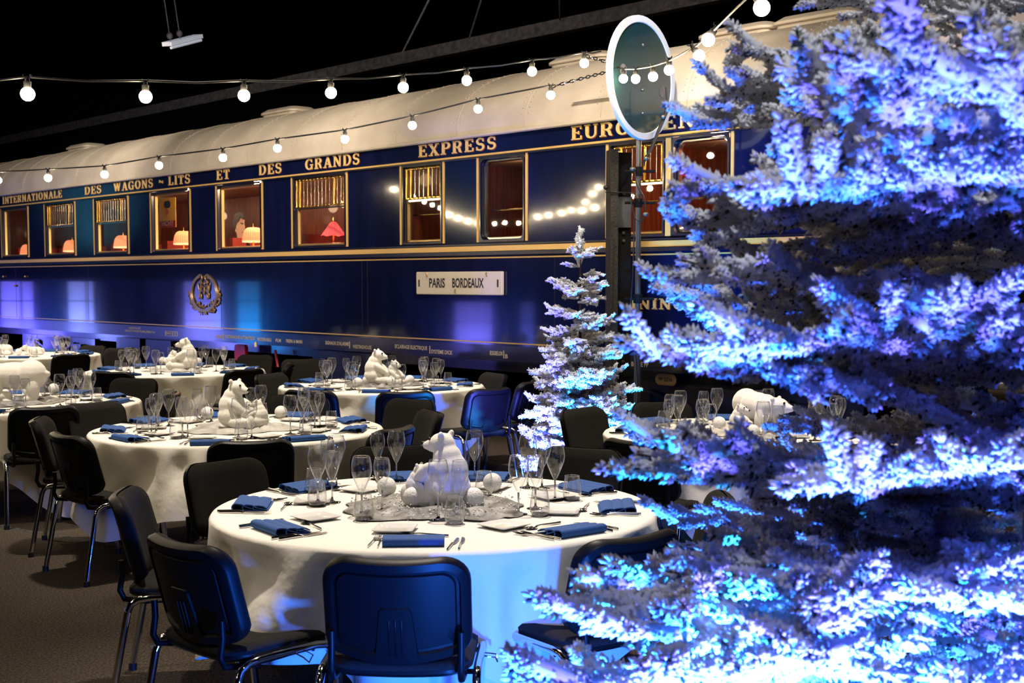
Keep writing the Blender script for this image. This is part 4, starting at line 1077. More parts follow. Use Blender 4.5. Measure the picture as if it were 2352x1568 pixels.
# ------------------------------------------------------------------ tables
TNAME = {'F': 'the nearest table', 'T2': 'the second nearest table', 'B': 'the hugging bear table', 'D': 'the left-facing bear table',
         'L': 'the walking bear table', 'E': 'the farthest left table', 'R': 'the tree-hidden table'}
tb = empty('round_table')
b = MB(); b.lathe([(0, 0.72), (0.895, 0.72), (0.895, 0.745), (0, 0.745)], 64); b.build('tabletop', 'wood', tb, 40)
for k in range(4):
    a = R(45 + 90 * k); b = MB(); b.tube([(0.5 * math.cos(a), 0.5 * math.sin(a), 0.72), (0.56 * math.cos(a), 0.56 * math.sin(a), 0)], 0.016, 8); b.build('leg', 'post_dark', tb, 60)
def cloth_mesh(seed, corner):
    rg = random.Random(seed); n = 240
    ph = [rg.uniform(0, 2 * PI) for _ in range(6)]; fr = [rg.choice((5, 6, 7)), rg.choice((9, 10, 11)), rg.choice((13, 14)), rg.choice((17, 19)), 3, 2]
    am = [0.45, 0.6, 0.5, 0.3, 0.3, 0.2]
    rows = [(0.0, 0), (0.25, 0), (0.5, 0), (0.7, 0), (0.85, 0), (0.885, 0), (0.9, 0.004), (0.908, 0.016)]
    T = [0.10, 0.2, 0.32, 0.45, 0.6, 0.75, 0.9, 1.0]
    vs = [(0, 0, 0.752)]; K = len(rows) - 1 + len(T)
    cols = []
    for j in range(n):
        a = 2 * PI * j / n
        fo = sum(am[i] * math.sin(fr[i] * a + ph[i]) for i in range(6))
        fo = math.copysign(abs(fo) ** 0.8, fo)
        drop = 0.35
        for kk in range(4):
            da = (a - R(corner) - kk * PI / 2 + PI) % (2 * PI) - PI
            drop += (0.37 if kk == 0 else 0.20) * math.exp(-(da / 0.38) ** 2)
        col = [(r, 0.752 - d) for r, d in rows[1:]]
        for t in T:
            sag = 0.9 + 0.9 * math.sin(21 * a + ph[0] + 2.2 * math.sin(3 * a + ph[1]))
            rr = 0.908 + (0.055 + 0.080 * fo) * t ** 0.8 - 0.030 * sag * math.exp(-((t - 0.3) / 0.22) ** 2)
            col.append((max(rr, 0.86), max(0.736 - drop * t, 0.004)))
        cols.append((a, col))
    for i in range(K):
        for (a, col) in cols:
            r, z = col[i]; vs.append((r * math.cos(a), r * math.sin(a), z))
    fs = [(0, 1 + j, 1 + (j + 1) % n) for j in range(n)]
    for i in range(K - 1):
        for j in range(n):
            p = 1 + i * n + j; q = 1 + i * n + (j + 1) % n
            fs.append((p, p + n, q + n, q))
    b = MB(); b.add(vs, fs); return b
CORNER = {'F': -78, 'T2': -40, 'B': -60, 'D': -100, 'L': -50, 'E': -70, 'R': -95}
first = True
for k, (t, (x, y)) in enumerate(TABLES.items()):
    o = tb if first else dup(tb); first = False
    o.location = (x, y, 0)
    tag(o, 'round banquet table under the cloth of ' + TNAME[t], 'table', 'round banquet tables')
    c = cloth_mesh(20 + k, CORNER[t]).build('tablecloth', 'cloth', None, 180, loc=(x, y, 0))
    tag(c, 'white cloth hanging over ' + TNAME[t], 'tablecloth', 'white tablecloths')

# tableware prototypes (shared meshes)
def lathe_mesh(name, prof, mats, mis, n=22):
    b = MB(); b.lathe(prof, n, 0, (0, 0, 0), mis)
    r_, z_ = prof[-1]; b.tube([(r_ * math.cos(2 * PI * i / n), r_ * math.sin(2 * PI * i / n), z_) for i in range(n)], 0.0011, 5, len(mats) - 2 if len(mats) > 1 else 1, True)
    if name == 'tumbler': b.lathe([(0, 0.0035), (0.024, 0.0005), (0.033, 0.006), (0.034, 0.012), (0, 0.011)], n, 1)
    return b.mesh(name, mats, 50)
foot = [(0, 0), (0.036, 0), (0.036, 0.0025), (0.012, 0.006), (0.0045, 0.014), (0.0036, 0.05), (0.0042, 0.088)]
big = foot + [(0.009, 0.096), (0.017, 0.112), (0.029, 0.140), (0.038, 0.163), (0.0415, 0.182), (0.041, 0.200), (0.0375, 0.220), (0.034, 0.235)]
sml = foot + [(0.008, 0.095), (0.015, 0.110), (0.025, 0.136), (0.032, 0.156), (0.0345, 0.172), (0.034, 0.188), (0.031, 0.205), (0.0285, 0.216)]
WG = lathe_mesh('wine_glass', big, ['stem', 'glass'], [0] * 6 + [1] * 8)
WS = lathe_mesh('wine_glass', sml, ['stem', 'glass'], [0] * 6 + [1] * 8)
TU = lathe_mesh('tumbler', [(0, 0.003), (0.022, 0.0), (0.030, 0.004), (0.0385, 0.018), (0.040, 0.032), (0.0375, 0.058), (0.033, 0.085), (0.0305, 0.105)], ['glass', 'stem'], [0] * 7)
def ribbon(path, th, x0, x1):
    b = MB(); P = [Vector((p[0], p[1], 0)) for p in path]; L = []; Q = []
    for i, p in enumerate(P):
        t = (P[min(i + 1, len(P) - 1)] - P[max(i - 1, 0)]).normalized(); nn = Vector((-t.y, t.x, 0))
        L.append(p + nn * th / 2); Q.append(p - nn * th / 2)
    ring = L + Q[::-1]; k = len(ring)
    vs = [(x0, q.x, q.y) for q in ring] + [(x1, q.x, q.y) for q in ring]
    fs = [(i, (i + 1) % k, k + (i + 1) % k, k + i) for i in range(k)]
    m_ = len(P)
    for i in range(m_ - 1):
        fs.append((i, k - 1 - i, k - 2 - i, i + 1)); fs.append((k + i, k + i + 1, 2 * k - 2 - i, 2 * k - 1 - i))
    b.add(vs, fs); return b
path = []
for i in range(3):
    y0 = -0.062 + i * 0.042; h = 0.030 - 0.004 * i
    path += [(y0 + 0.055, 0.003), (y0 + 0.012, 0.003)] + [(y0 + 0.008 - 0.013 * math.sin(R(a)), h / 2 + 0.001 - (h / 2 - 0.002) * math.cos(R(a))) for a in range(20, 180, 20)] + [(y0 + 0.014, h), (y0 + 0.034, h - 0.003), (y0 + 0.05, h - 0.012)]
NM = ribbon(path, 0.0045, -0.108, 0.108).mesh('napkin', 'napkin', 50)
def fork_mesh():
    b = MB()
    b.tube([(0, -0.095, 0.004), (0, -0.05, 0.006), (0, 0.0, 0.010), (0, 0.03, 0.008)], [0.007, 0.0055, 0.003, 0.004], 6, ry=0.002)
    b.add([(-0.004, 0.03, 0.008), (0.004, 0.03, 0.008), (0.011, 0.045, 0.006), (0.011, 0.056, 0.006), (-0.011, 0.056, 0.006), (-0.011, 0.045, 0.006)], [(0, 1, 2, 3, 4, 5)])
    for x in (-0.0092, -0.003, 0.003, 0.0092): b.tube([(x, 0.054, 0.006), (x, 0.075, 0.006), (x, 0.098, 0.010)], [0.0018, 0.0018, 0.001], 4)
    return b.mesh('fork', 'steel', 60)
def knife_mesh():
    b = MB(); b.tube([(0, -0.105, 0.004), (0, -0.02, 0.005), (0, 0.0, 0.004)], [0.0075, 0.008, 0.004], 6, ry=0.0035)
    vs = []; prof = [(-0.003, 0.0), (0.006, 0.0), (0.009, 0.02), (0.0095, 0.07), (0.006, 0.095), (-0.004, 0.108), (-0.005, 0.09)]
    k = len(prof); b.add([(x, y, 0.0025) for x, y in prof] + [(x, y, 0.0045) for x, y in prof], [tuple(range(k))[::-1], tuple(range(k, 2 * k))] + [(i, (i + 1) % k, k + (i + 1) % k, k + i) for i in range(k)])
    return b.mesh('knife', 'steel', 40)
def spoon_mesh():
    b = MB(); b.tube([(0, -0.09, 0.004), (0, -0.04, 0.006), (0, 0.02, 0.010), (0, 0.045, 0.007)], [0.006, 0.005, 0.003, 0.004], 6, ry=0.002)
    vs = []; fs = []; n = 14; rings_ = ((1.0, 0.008), (0.8, 0.005), (0.45, 0.0025))
    for k, z in rings_:
        for j in range(n):
            a = 2 * PI * j / n; vs.append((0.019 * k * math.cos(a), 0.068 + 0.028 * k * math.sin(a), z))
    for i in range(2):
        for j in range(n): fs.append((i * n + j, i * n + (j + 1) % n, (i + 1) * n + (j + 1) % n, (i + 1) * n + j))
    fs.append(tuple(2 * n + j for j in range(n))); b.add(vs, fs); return b.mesh('spoon', 'steel', 60)
FK, KN, SPN = fork_mesh(), knife_mesh(), spoon_mesh()
b = MB()
b.rings([(rrect(0.04, 0.04, 0.008), 0.0), (rrect(0.055, 0.055, 0.010), 0.002), (rrect(0.075, 0.075, 0.012), 0.012), (rrect(0.076, 0.076, 0.012), 0.015), (rrect(0.056, 0.056, 0.010), 0.006), (rrect(0.02, 0.02, 0.008), 0.006)], lambda u, v, d: (u, v, d))
PLM = b.mesh('side_plate', 'plate', 40)

TZ = 0.7525
def item(me, name, loc, rz, label, cat, group):
    o = bpy.data.objects.new(name, me); C.objects.link(o)
    o.location = loc; o.rotation_euler = (0, 0, rz); tag(o, label, cat, group); return o
def place_phrase(al):
    al = math.degrees(al)
    d = (al + 180) % 360 - 180
    names = [(0, 'front place'), (40, 'front right place'), (80, 'right place'), (120, 'rear right place'), (160, 'far right-of-centre place'),
             (-40, 'front left place'), (-80, 'left place'), (-120, 'rear left place'), (-160, 'far left-of-centre place')]
    return min(names, key=lambda q: abs((q[0] - d + 180) % 360 - 180))[1]
GL = {'F': [], }
# wine glass rims and tumblers read off the nearest table
F_BIG = [(772, 1001), (729, 1026), (830, 1048), (910, 990), (1090, 988), (1006, 1056), (1212, 1000), (1245, 1002), (1191, 1046), (1275, 1022)]
F_SML = [(752, 1012), (762, 1036), (867, 995), (877, 1052), (1056, 1058), (1230, 1047)]
F_TUM = [(721, 1076), (728, 1104), (835, 1133), (1044, 1140), (1314, 1092), (1240, 1124), (1112, 1082)]
def setting(t, cx, cy_, al, rng, full=True, glasses=True, phrase=None):
    ph = phrase or place_phrase(al)
    tn = TNAME[t]
    ca, sa = math.cos(al), math.sin(al)
    def W(x, y): return (cx + x * ca - y * sa, cy_ + x * sa + y * ca, TZ)
    j = rng.uniform
    item(NM, 'napkin', W(j(-0.01, 0.01), -0.765 + j(-0.02, 0.02)), al + R(j(-9, 9)), 'blue pleated napkin at the %s of %s' % (ph, tn), 'napkin', 'blue napkins on ' + tn)
    if full:
        item(FK, 'fork', W(-0.150, -0.735), al + R(j(-5, 5)), 'outer steel fork at the %s of %s' % (ph, tn), 'fork', 'forks on ' + tn)
        item(FK, 'fork', W(-0.125, -0.745), al + R(j(-5, 5)), 'inner steel fork at the %s of %s' % (ph, tn), 'fork', 'forks on ' + tn)
        item(KN, 'knife', W(0.135, -0.76), al + R(j(-7, 3)), 'inner steel knife at the %s of %s' % (ph, tn), 'knife', 'knives on ' + tn)
        item(KN, 'knife', W(0.163, -0.75), al + R(j(-6, 4)), 'outer steel knife at the %s of %s' % (ph, tn), 'knife', 'knives on ' + tn)
        item(SPN, 'spoon', W(0.02, -0.615), al + R(90 + j(-12, 12)), 'steel dessert spoon at the %s of %s' % (ph, tn), 'spoon', 'spoons on ' + tn)
        item(PLM, 'side_plate', W(-0.10, -0.52), al + R(j(-4, 4)), 'square white side plate at the %s of %s' % (ph, tn), 'plate', 'side plates on ' + tn)
    if glasses:
        q = 0.10 + j(-0.02, 0.02)
        item(WG, 'wine_glass', W(q, -0.47 + j(-0.02, 0.02)), j(0, 6), 'taller wine glass at the %s of %s' % (ph, tn), 'wine glass', 'wine glasses on ' + tn)
        item(WS, 'wine_glass', W(q + 0.085, -0.49 + j(-0.03, 0.02)), j(0, 6), 'smaller wine glass at the %s of %s' % (ph, tn), 'wine glass', 'wine glasses on ' + tn)
        item(TU, 'tumbler', W(q + 0.05 + j(-0.02, 0.02), -0.565), j(0, 6), 'low water tumbler at the %s of %s' % (ph, tn), 'tumbler', 'tumblers on ' + tn)
srng = random.Random(5)
F_NAP = [(575, 1156), (670, 1206), (960, 1228), (1275, 1210), (1424, 1163), (1388, 1113), (1130, 1084), (935, 1084), (665, 1110)]
cx, cy_ = TABLES['F']
F_PH = ['left place', 'front left place', 'front place', 'front right place', 'right place', 'rear right place', 'far right-of-centre place', 'far left-of-centre place', 'rear left place']
f_ang = []
for (px, py), ph in zip(F_NAP, F_PH):
    p = onz(px, py, 0.765); al = math.atan2(p.x - cx, -(p.y - cy_)); f_ang.append((al, ph))
    setting('F', cx, cy_, al, srng, True, False, ph)
def near_ph(p):
    al = math.atan2(p.x - cx, -(p.y - cy_)); return min(f_ang, key=lambda q: abs((q[0] - al + PI) % (2 * PI) - PI))[1]
cnt = {}
for lst, me, nm, h, adj in ((F_BIG, WG, 'wine_glass', 0.235, 'taller wine glass'), (F_SML, WS, 'wine_glass', 0.216, 'smaller wine glass'), (F_TUM, TU, 'tumbler', 0.105, 'low water tumbler')):
    seen = {}
    for (px, py) in lst:
        p = onz(px, py, TZ + h); ph = near_ph(p); k = seen.get(ph, 0); seen[ph] = k + 1
        lab = adj + ' by the %s of the nearest table' % ph
        if k: lab = ['', 'second ', 'third ', 'fourth '][k] + lab
        item(me, nm, (p.x, p.y, TZ), 0.3 * k, lab, 'tumbler' if nm == 'tumbler' else 'wine glass', ('tumblers' if nm == 'tumbler' else 'wine glasses') + ' on the nearest table')
PHASE = {'T2': 0, 'B': 3, 'D': 20, 'L': 6, 'E': 15, 'R': -16}
P20 = {-180: 'far middle place', -140: 'rear left place', 140: 'rear right place', -100: 'left place', 100: 'right place', -60: 'front left place', 60: 'front right place', -20: 'front place left of centre', 20: 'front place right of centre'}
for t in ('T2', 'B', 'D', 'L', 'E', 'R'):
    x, y = TABLES[t]
    for k in range(9):
        d = k * 40 + PHASE[t]
        if abs(PHASE[t]) > 10:
            nom = ((k * 40 + 20 * (1 if PHASE[t] > 0 else -1)) + 180) % 360 - 180
            ph = P20.get(nom) or P20.get(-nom)
        else: ph = None
        setting(t, x, y, R(d), srng, t in ('T2', 'R', 'B', 'L'), True, ph)

# runner cloths
def runner(t, m, rad, label, seed):
    rg = np.random.default_rng(seed); n = 90; nr = 26; vs = []; fs = []
    ph = rg.uniform(0, 6.28, 12)
    for i in range(nr + 1):
        for j in range(n):
            a = 2 * PI * j / n; q = i / nr
            rr = rad * q * (1 + 0.12 * math.sin(3 * a + ph[0]) + 0.08 * math.sin(5 * a + ph[1]) + 0.05 * math.sin(11 * a + ph[2]))
            x, y = rr * math.cos(a), rr * math.sin(a)
            h = 0.5 + 0.25 * math.sin(34 * x + 3 * math.sin(17 * y + ph[3]) + ph[4]) + 0.25 * math.sin(38 * y + 4 * math.sin(13 * x + ph[5]) + ph[6])
            z = 0.002 + 0.030 * h ** 1.3 * (min(1, q * 3) if q < 0.34 else 1.0) * (1 - 0.75 * max(0, q - 0.8) / 0.2)
            if q < 0.45: z = 0.002 + (z - 0.002) * 0.35
            vs.append((x, y, z))
    for i in range(nr):
        for j in range(n):
            fs.append((i * n + j, i * n + (j + 1) % n, (i + 1) * n + (j + 1) % n, (i + 1) * n + j))
    b = MB(); b.add(vs, fs); x, y = TABLES[t]
    tag(b.build('centre_cloth', m, None, 180, loc=(x, y, TZ)), label, 'table cloth', 'crumpled centre cloths')
runner('F', 'runner', 0.36, 'crumpled dark grey velvet cloth under the bear on the nearest table', 1)
runner('T2', 'runner_light', 0.34, 'crumpled silver cloth under the bear on the second nearest table', 2)
runner('B', 'runner', 0.34, 'crumpled grey cloth under the hugging bears', 3)
runner('L', 'runner', 0.34, 'crumpled dark cloth under the walking bear', 4)
runner('R', 'runner_light', 0.34, 'crumpled silver cloth under the standing bear at right', 5)
runner('D', 'runner_light', 0.3, 'crumpled pale cloth under the left-facing bear', 6)
# scattered paper snow on the nearest table
b = MB(); rg = random.Random(9)
for i in range(420):
    a = rg.uniform(0, 2 * PI); r_ = rg.uniform(0.14, 0.36); s = rg.uniform(0.002, 0.006)
    b.ell((r_ * math.cos(a), r_ * math.sin(a), rg.uniform(0.006, 0.032)), (s, s, s * 0.6), (rg.uniform(0, 3), rg.uniform(0, 3), 0), 5, 3)
o = b.build('artificial_snow', 'snowball', None, 180, loc=(*TABLES['F'], TZ)); tag(o, 'white flakes of artificial snow on the dark velvet cloth', 'artificial snow'); o['kind'] = 'stuff'

# ------------------------------------------------------------------ bears
def remeshed(mb, vox=0.006, smooth=6):
    me = mb.mesh('tmp', 'plush'); o = bpy.data.objects.new('tmp', me); C.objects.link(o)
    m = o.modifiers.new('r', 'REMESH'); m.mode = 'VOXEL'; m.voxel_size = vox
    s = o.modifiers.new('s', 'SMOOTH'); s.factor = 0.5; s.iterations = smooth
    bpy.context.view_layer.update()
    out = bpy.data.meshes.new_from_object(o.evaluated_get(bpy.context.evaluated_depsgraph_get()))
    bpy.data.objects.remove(o); bpy.data.meshes.remove(me)
    out.materials.clear(); out.materials.append(M['plush'])
    out.polygons.foreach_set('use_smooth', [True] * len(out.polygons))
    out.name = 'plush_body'
    return out
def head_parts(c, sc, pitch=0.0):
    return None
def bear_mesh(kind, turn=0.0, look=0.0):
    """faces +X; returns mesh, eye points, nose point"""
    b = MB()
    if kind == 'sit':
        b.ell((0, 0, 0.085), (0.105, 0.11, 0.085)); b.ell((-0.01, 0, 0.15), (0.088, 0.092, 0.10)); b.ell((0.0, 0, 0.22), (0.065, 0.068, 0.06))
        for s in (-1, 1):
            b.ell((0.085, s * 0.085, 0.045), (0.085, 0.042, 0.042)); b.ell((0.165, s * 0.09, 0.05), (0.028, 0.034, 0.048))
            b.ell((0.06, s * 0.085, 0.155), (0.070, 0.032, 0.032), (0, R(38), 0)); b.ell((0.115, s * 0.075, 0.115), (0.032, 0.028, 0.03))
        hc = Vector((0.03, 0, 0.275))
    elif kind == 'stand':
        b.ell((0, 0, 0.16), (0.17, 0.085, 0.085)); b.ell((-0.10, 0, 0.165), (0.095, 0.088, 0.095)); b.ell((0.10, 0, 0.155), (0.085, 0.082, 0.085))
        b.ell((0.17, 0, 0.165), (0.07, 0.06, 0.062)); b.ell((-0.195, 0, 0.17), (0.02, 0.018, 0.02))
        for (x, s) in ((0.10, 1), (0.13, -1), (-0.12, 1), (-0.09, -1)):
            b.ell((x, s * 0.055, 0.08), (0.042, 0.038, 0.08)); b.ell((x + 0.02, s * 0.055, 0.022), (0.048, 0.036, 0.024))
        hc = Vector((0.235, 0, 0.175))
    else:  # lying cub
        b.ell((0, 0, 0.05), (0.09, 0.055, 0.05)); b.ell((-0.05, 0, 0.05), (0.05, 0.055, 0.048)); b.ell((0.06, 0, 0.06), (0.045, 0.045, 0.045))
        for s in (-1, 1): b.ell((0.09, s * 0.035, 0.015), (0.04, 0.02, 0.016)); b.ell((-0.06, s * 0.05, 0.016), (0.045, 0.022, 0.018))
        hc = Vector((0.105, 0, 0.085))
    k = {'sit': 1.0, 'stand': 1.0, 'lie': 0.7}[kind]
    rot = Euler((0, -look, turn)).to_matrix()
    def H(p): return hc + rot @ (Vector(p) * k)
    e = Euler((0, -look, turn))
    b.ell(H((0.0, 0, 0)), (0.062 * k, 0.056 * k, 0.052 * k), e); b.ell(H((0.045, 0, -0.012)), (0.042 * k, 0.034 * k, 0.031 * k), e); b.ell(H((0.075, 0, -0.016)), (0.026 * k, 0.022 * k, 0.021 * k), e)
    for s in (-1, 1): b.ell(H((-0.015, s * 0.046, 0.045)), (0.012 * k, 0.02 * k, 0.02 * k), e)
    if kind == 'stand': b.ell(H((-0.05, 0, 0.0)), (0.05, 0.05, 0.05))
    eyes = [H((0.052, s * 0.030, 0.020)) for s in (-1, 1)]
    return remeshed(b), eyes, H((0.100, 0, -0.012)), k
BMESH = {}
def bear(t, kind, off, yaw, sc, label, turn=0.0, look=0.0, cub=False, dz=0.0):
    key = (kind, turn, look)
    if key not in BMESH: BMESH[key] = bear_mesh(*key)
    me, eyes, nose, k = BMESH[key]
    x, y = TABLES[t]
    r = empty('plush_polar_bear' + ('_cub' if cub else ''), (x + off[0], y + off[1], TZ + 0.004 + dz), R(yaw)); r.scale = (sc,) * 3
    tag(r, label, 'plush polar bear', 'plush polar bears')
    o = bpy.data.objects.new('body', me); C.objects.link(o); o.parent = r
    for e in eyes:
        b = MB(); b.ell(e, 0.0075 * k, None, 10, 7); b.build('eye', 'eye', r, 180)
    b = MB(); b.ell(nose, (0.011 * k, 0.014 * k, 0.010 * k), None, 10, 7); b.build('nose', 'eye', r, 180)
bear('F', 'sit', (0.05, 0.0), 140, 0.92, 'large plush polar bear sitting with its back turned on the nearest table', R(12), R(5))
bear('F', 'sit', (-0.075, 0.03), -20, 0.52, 'small plush bear cub tucked left of the bear on the nearest table', 0, 0, True)
bear('T2', 'sit', (-0.03, 0.0), -12, 0.92, 'plush polar bear sitting and looking right on the second nearest table', R(-15), R(0))
bear('T2', 'sit', (0.14, -0.02), 160, 0.55, 'small plush cub leaning against the right-looking bear', 0, 0, True)
bear('B', 'sit', (-0.06, 0.0), 0, 0.95, 'plush polar bear hugging a cub under the PARIS BORDEAUX board', R(-15), R(0))
bear('B', 'sit', (0.10, -0.02), -25, 0.66, 'small plush cub held by the hugging bear', 0, 0, True)
bear('D', 'sit', (0.13, 0.0), 180, 1.0, 'plush polar bear sitting and facing left near the carriage crest', R(5), R(0))
bear('D', 'sit', (-0.03, -0.02), 10, 0.62, 'small plush cub facing the left-facing bear', 0, 0, True)
bear('L', 'stand', (-0.02, 0.0), 185, 1.25, 'large plush polar bear walking left at the left edge', 0, R(-5))
bear('L', 'lie', (-0.11, -0.06), 200, 0.9, 'plush cub crouching below the walking bear', 0, 0, True)
bear('E', 'lie', (-0.28, 0.0), 180, 1.3, 'plush bear lying at the left edge of the farthest left table', 0, 0)
bear('E', 'lie', (0.12, 0.0), 200, 1.0, 'small plush bear lying at centre of the farthest left table', 0, 0, True)
bear('R', 'stand', (0.03, 0.04), -66, 1.0, 'plush polar bear standing and facing right beside the big tree', R(28), R(5))
bear('R', 'sit', (-0.10, -0.08), -30, 0.55, 'small plush cub sitting in front of the standing bear', 0, 0, True)

# snowballs
b = MB(); b.ell((0, 0, 0.0), 0.042, None, 24, 16); SBM = b.mesh('snowball', 'snowball', 180)
SB = {'F': [(949, 1142), (1088, 1143), (1131, 1108), (888, 1118), (1012, 1098)], 'T2': [(556, 958), (645, 946), (476, 948), (594, 962)], 'B': [(899, 876), (941, 872), (843, 874), (822, 878)],
      'D': [(374, 828), (385, 829), (455, 830), (440, 832)], 'L': [(65, 898), (123, 892), (10, 905)], 'E': [(80, 808), (95, 806), (43, 808)], 'R': [(1652, 972), (1729, 991), (1783, 975)]}
POSW = ['first', 'second', 'third', 'fourth', 'fifth']
for t, lst in SB.items():
    lst = sorted(lst)
    for i, (px, py) in enumerate(lst):
        p = onz(px, py, TZ + 0.042)
        w_ = 'leftmost' if i == 0 else ('rightmost' if i == len(lst) - 1 else POSW[i] + ' from left')
        item(SBM, 'snowball', (p.x, p.y, TZ + 0.043), 0.7 * i, 'white snowball beside the bear on %s, %s' % (TNAME[t], w_), 'snowball', 'snowballs on ' + TNAME[t])
p = onz(1030, 1178, TZ)
tl_ = empty('tealight', (p.x, p.y, TZ)); tag(tl_, 'tealight in a clear cup before the bear on the nearest table', 'candle')
b = MB(); b.lathe([(0, 0), (0.018, 0), (0.018, 0.014), (0, 0.014)], 16); b.build('wax', 'plate', tl_, 40)
b = MB(); b.lathe([(0.0, 0.0), (0.024, 0.0), (0.03, 0.045)], 16); b.build('cup', 'glass', tl_, 180)

# ------------------------------------------------------------------ snowy firs
def needles_mesh(name, twigs, dens, nl, nr, rng, stem_r=0.006, white=0.95, core=0.55):
    P = []; D = []
    stems = MB()
    for pts, k in twigs:
        pts = [np.array(p) for p in pts]
        seg = [np.linalg.norm(pts[i + 1] - pts[i]) for i in range(len(pts) - 1)]; L = sum(seg)
        m_ = max(8, int(L * dens * k)); tt = np.sort(rng.random(m_)) * L
        cum = np.concatenate([[0], np.cumsum(seg)])
        idx = np.clip(np.searchsorted(cum, tt, side='right') - 1, 0, len(seg) - 1)
        A = np.array(pts)[idx]; Bq = np.array(pts)[idx + 1]; fr = ((tt - cum[idx]) / np.array(seg)[idx])[:, None]
        pos = A + (Bq - A) * fr; T = (Bq - A) / np.linalg.norm(Bq - A, axis=1)[:, None]
        rnd = rng.normal(size=(m_, 3)); rnd -= (rnd * T).sum(1)[:, None] * T; rnd /= np.linalg.norm(rnd, axis=1)[:, None]
        f = rng.uniform(0.35, 0.9, m_)[:, None]
        f = f + 1.4 * np.clip((tt / L)[:, None] - 0.93, 0, 1) / 0.07 * 0.5
        d = T * f + rnd; d /= np.linalg.norm(d, axis=1)[:, None]
        P.append(pos); D.append(d)
        # the wooden stem, then the crust of flock packed round it
        stems.tube([tuple(p) for p in pts], stem_r * (1.0 if k == 1 else 0.6), 4, 2)
        q = [tuple(pts[i] + (pts[i + 1] - pts[i]) * f) for i in range(len(pts) - 1) for f in (0.0, 0.5)] + [tuple(pts[-1])]
        stems.tube(q, [nl * core * rng.uniform(0.75, 1.2) for _ in q[:-1]] + [nl * core * 0.5], 6, 0)
    P = np.concatenate(P); D = np.concatenate(D); n = len(P)
    ln = nl * rng.uniform(0.65, 1.2, n)[:, None]; rd = nr * rng.uniform(0.7, 1.3, n)[:, None]
    u = np.cross(D, rng.normal(size=(n, 3))); u /= np.linalg.norm(u, axis=1)[:, None]; v = np.cross(D, u)
    V = np.empty((n, 5, 3)); V[:, 0] = P; V[:, 4] = P + D * ln
    mid = P + D * ln * 0.66
    for j in range(3):
        an = 2 * PI * j / 3; V[:, 1 + j] = mid + (u * math.cos(an) + v * math.sin(an)) * rd
    F = np.array([[0, 2, 1], [0, 3, 2], [0, 1, 3], [4, 1, 2], [4, 2, 3], [4, 3, 1]])
    faces = (np.arange(n)[:, None, None] * 5 + F[None]).reshape(-1, 3)
    isw = rng.random(n) < np.clip(white + 0.14 * D[:, 2], 0.12, 1.0)
    nv = V.reshape(-1, 3)
    sv = np.array(stems.v); sf = stems.f
    off = len(nv); allv = np.concatenate([nv, sv])
    me = bpy.data.meshes.new(name)
    loops = np.concatenate([faces.reshape(-1), np.concatenate([np.array(f) + off for f in sf])])
    sizes = np.concatenate([np.full(len(faces), 3), np.array([len(f) for f in sf])])
    starts = np.concatenate([[0], np.cumsum(sizes)[:-1]])
    mi = np.concatenate([np.repeat(np.where(isw, 0, 1), 6), np.array(stems.m)])
    me.vertices.add(len(allv)); me.vertices.foreach_set('co', allv.reshape(-1).astype(np.float32))
    me.loops.add(len(loops)); me.loops.foreach_set('vertex_index', loops.astype(np.int32))
    me.polygons.add(len(sizes)); me.polygons.foreach_set('loop_start', starts.astype(np.int32)); me.polygons.foreach_set('loop_total', sizes.astype(np.int32))
    for m in ('flock', 'needle', 'bark'): me.materials.append(M[m])
    me.polygons.foreach_set('material_index', mi.astype(np.int32))
    me.polygons.foreach_set('use_smooth', np.ones(len(sizes), dtype=bool))
    me.update(calc_edges=True); me.validate()
    return me
def branch_twigs(L, rng, sp, sub, droop=0.0, bush=0.3, lift=(-0.10, 0.14)):
    """spray along +X of length L"""
    tw_ = []
    ph = rng.uniform(-1, 1, 4)
    def main(x): return (x, 0.035 * L * math.sin(3 * x / L + ph[0]), 0.05 * L * math.sin(2.2 * x / L + ph[1]) - droop * (x / L) ** 2 * L)
    tw_.append(([main(L * i / 8) for i in range(1, 9)], 1))
    x = 0.16 * L; side = 1
    while x < L * 0.95:
        rem = L - x
        ln = min(0.10 * L + 0.52 * rem, 0.46 * L) * rng.uniform(0.7, 1.1)
        a = R(rng.uniform(35, 58)) * side; up = rng.uniform(*lift)
        p0 = np.array(main(x)); d = np.array([math.cos(a), math.sin(a), up]); d /= np.linalg.norm(d)
        p1 = p0 + d * ln * 0.55; p2 = p0 + d * ln + np.array([0.10 * ln, -0.05 * side * ln, 0.02 * ln])
        tw_.append(([p0, p1, p2], 1))
        if ln > sub * 1.2:
            for q in np.arange(0.3, 0.95, sub * 0.62 / ln):
                s2 = 1 if int(q * 100) % 2 else -1
                for s3 in ((s2,) if rng.random() < 0.4 else (1, -1)):
                    pp_ = p0 + d * ln * q; aa = a + s3 * R(rng.uniform(38, 60)); l2 = sub * rng.uniform(0.6, 1.2) * (1.15 - 0.5 * q)
                    dd = np.array([math.cos(aa), math.sin(aa), rng.uniform(-0.15, 0.35)])
                    tw_.append(([pp_, pp_ + dd * l2 * 0.5, pp_ + dd * l2], 0.99))
        x += sp * rng.uniform(0.75, 1.25); side = -side
        if rng.random() < bush:
            p0 = np.array(main(x)); dd = np.array([0.7, rng.uniform(-0.5, 0.5), rng.uniform(0.15, 0.42) * (1 if rng.random() < 0.7 or bush < 0.5 else -1)]); l2 = sub * rng.uniform(0.8, 1.3)
            tw_.append(([p0, p0 + dd * l2 * 0.5, p0 + dd * l2], 0.99))
    return tw_
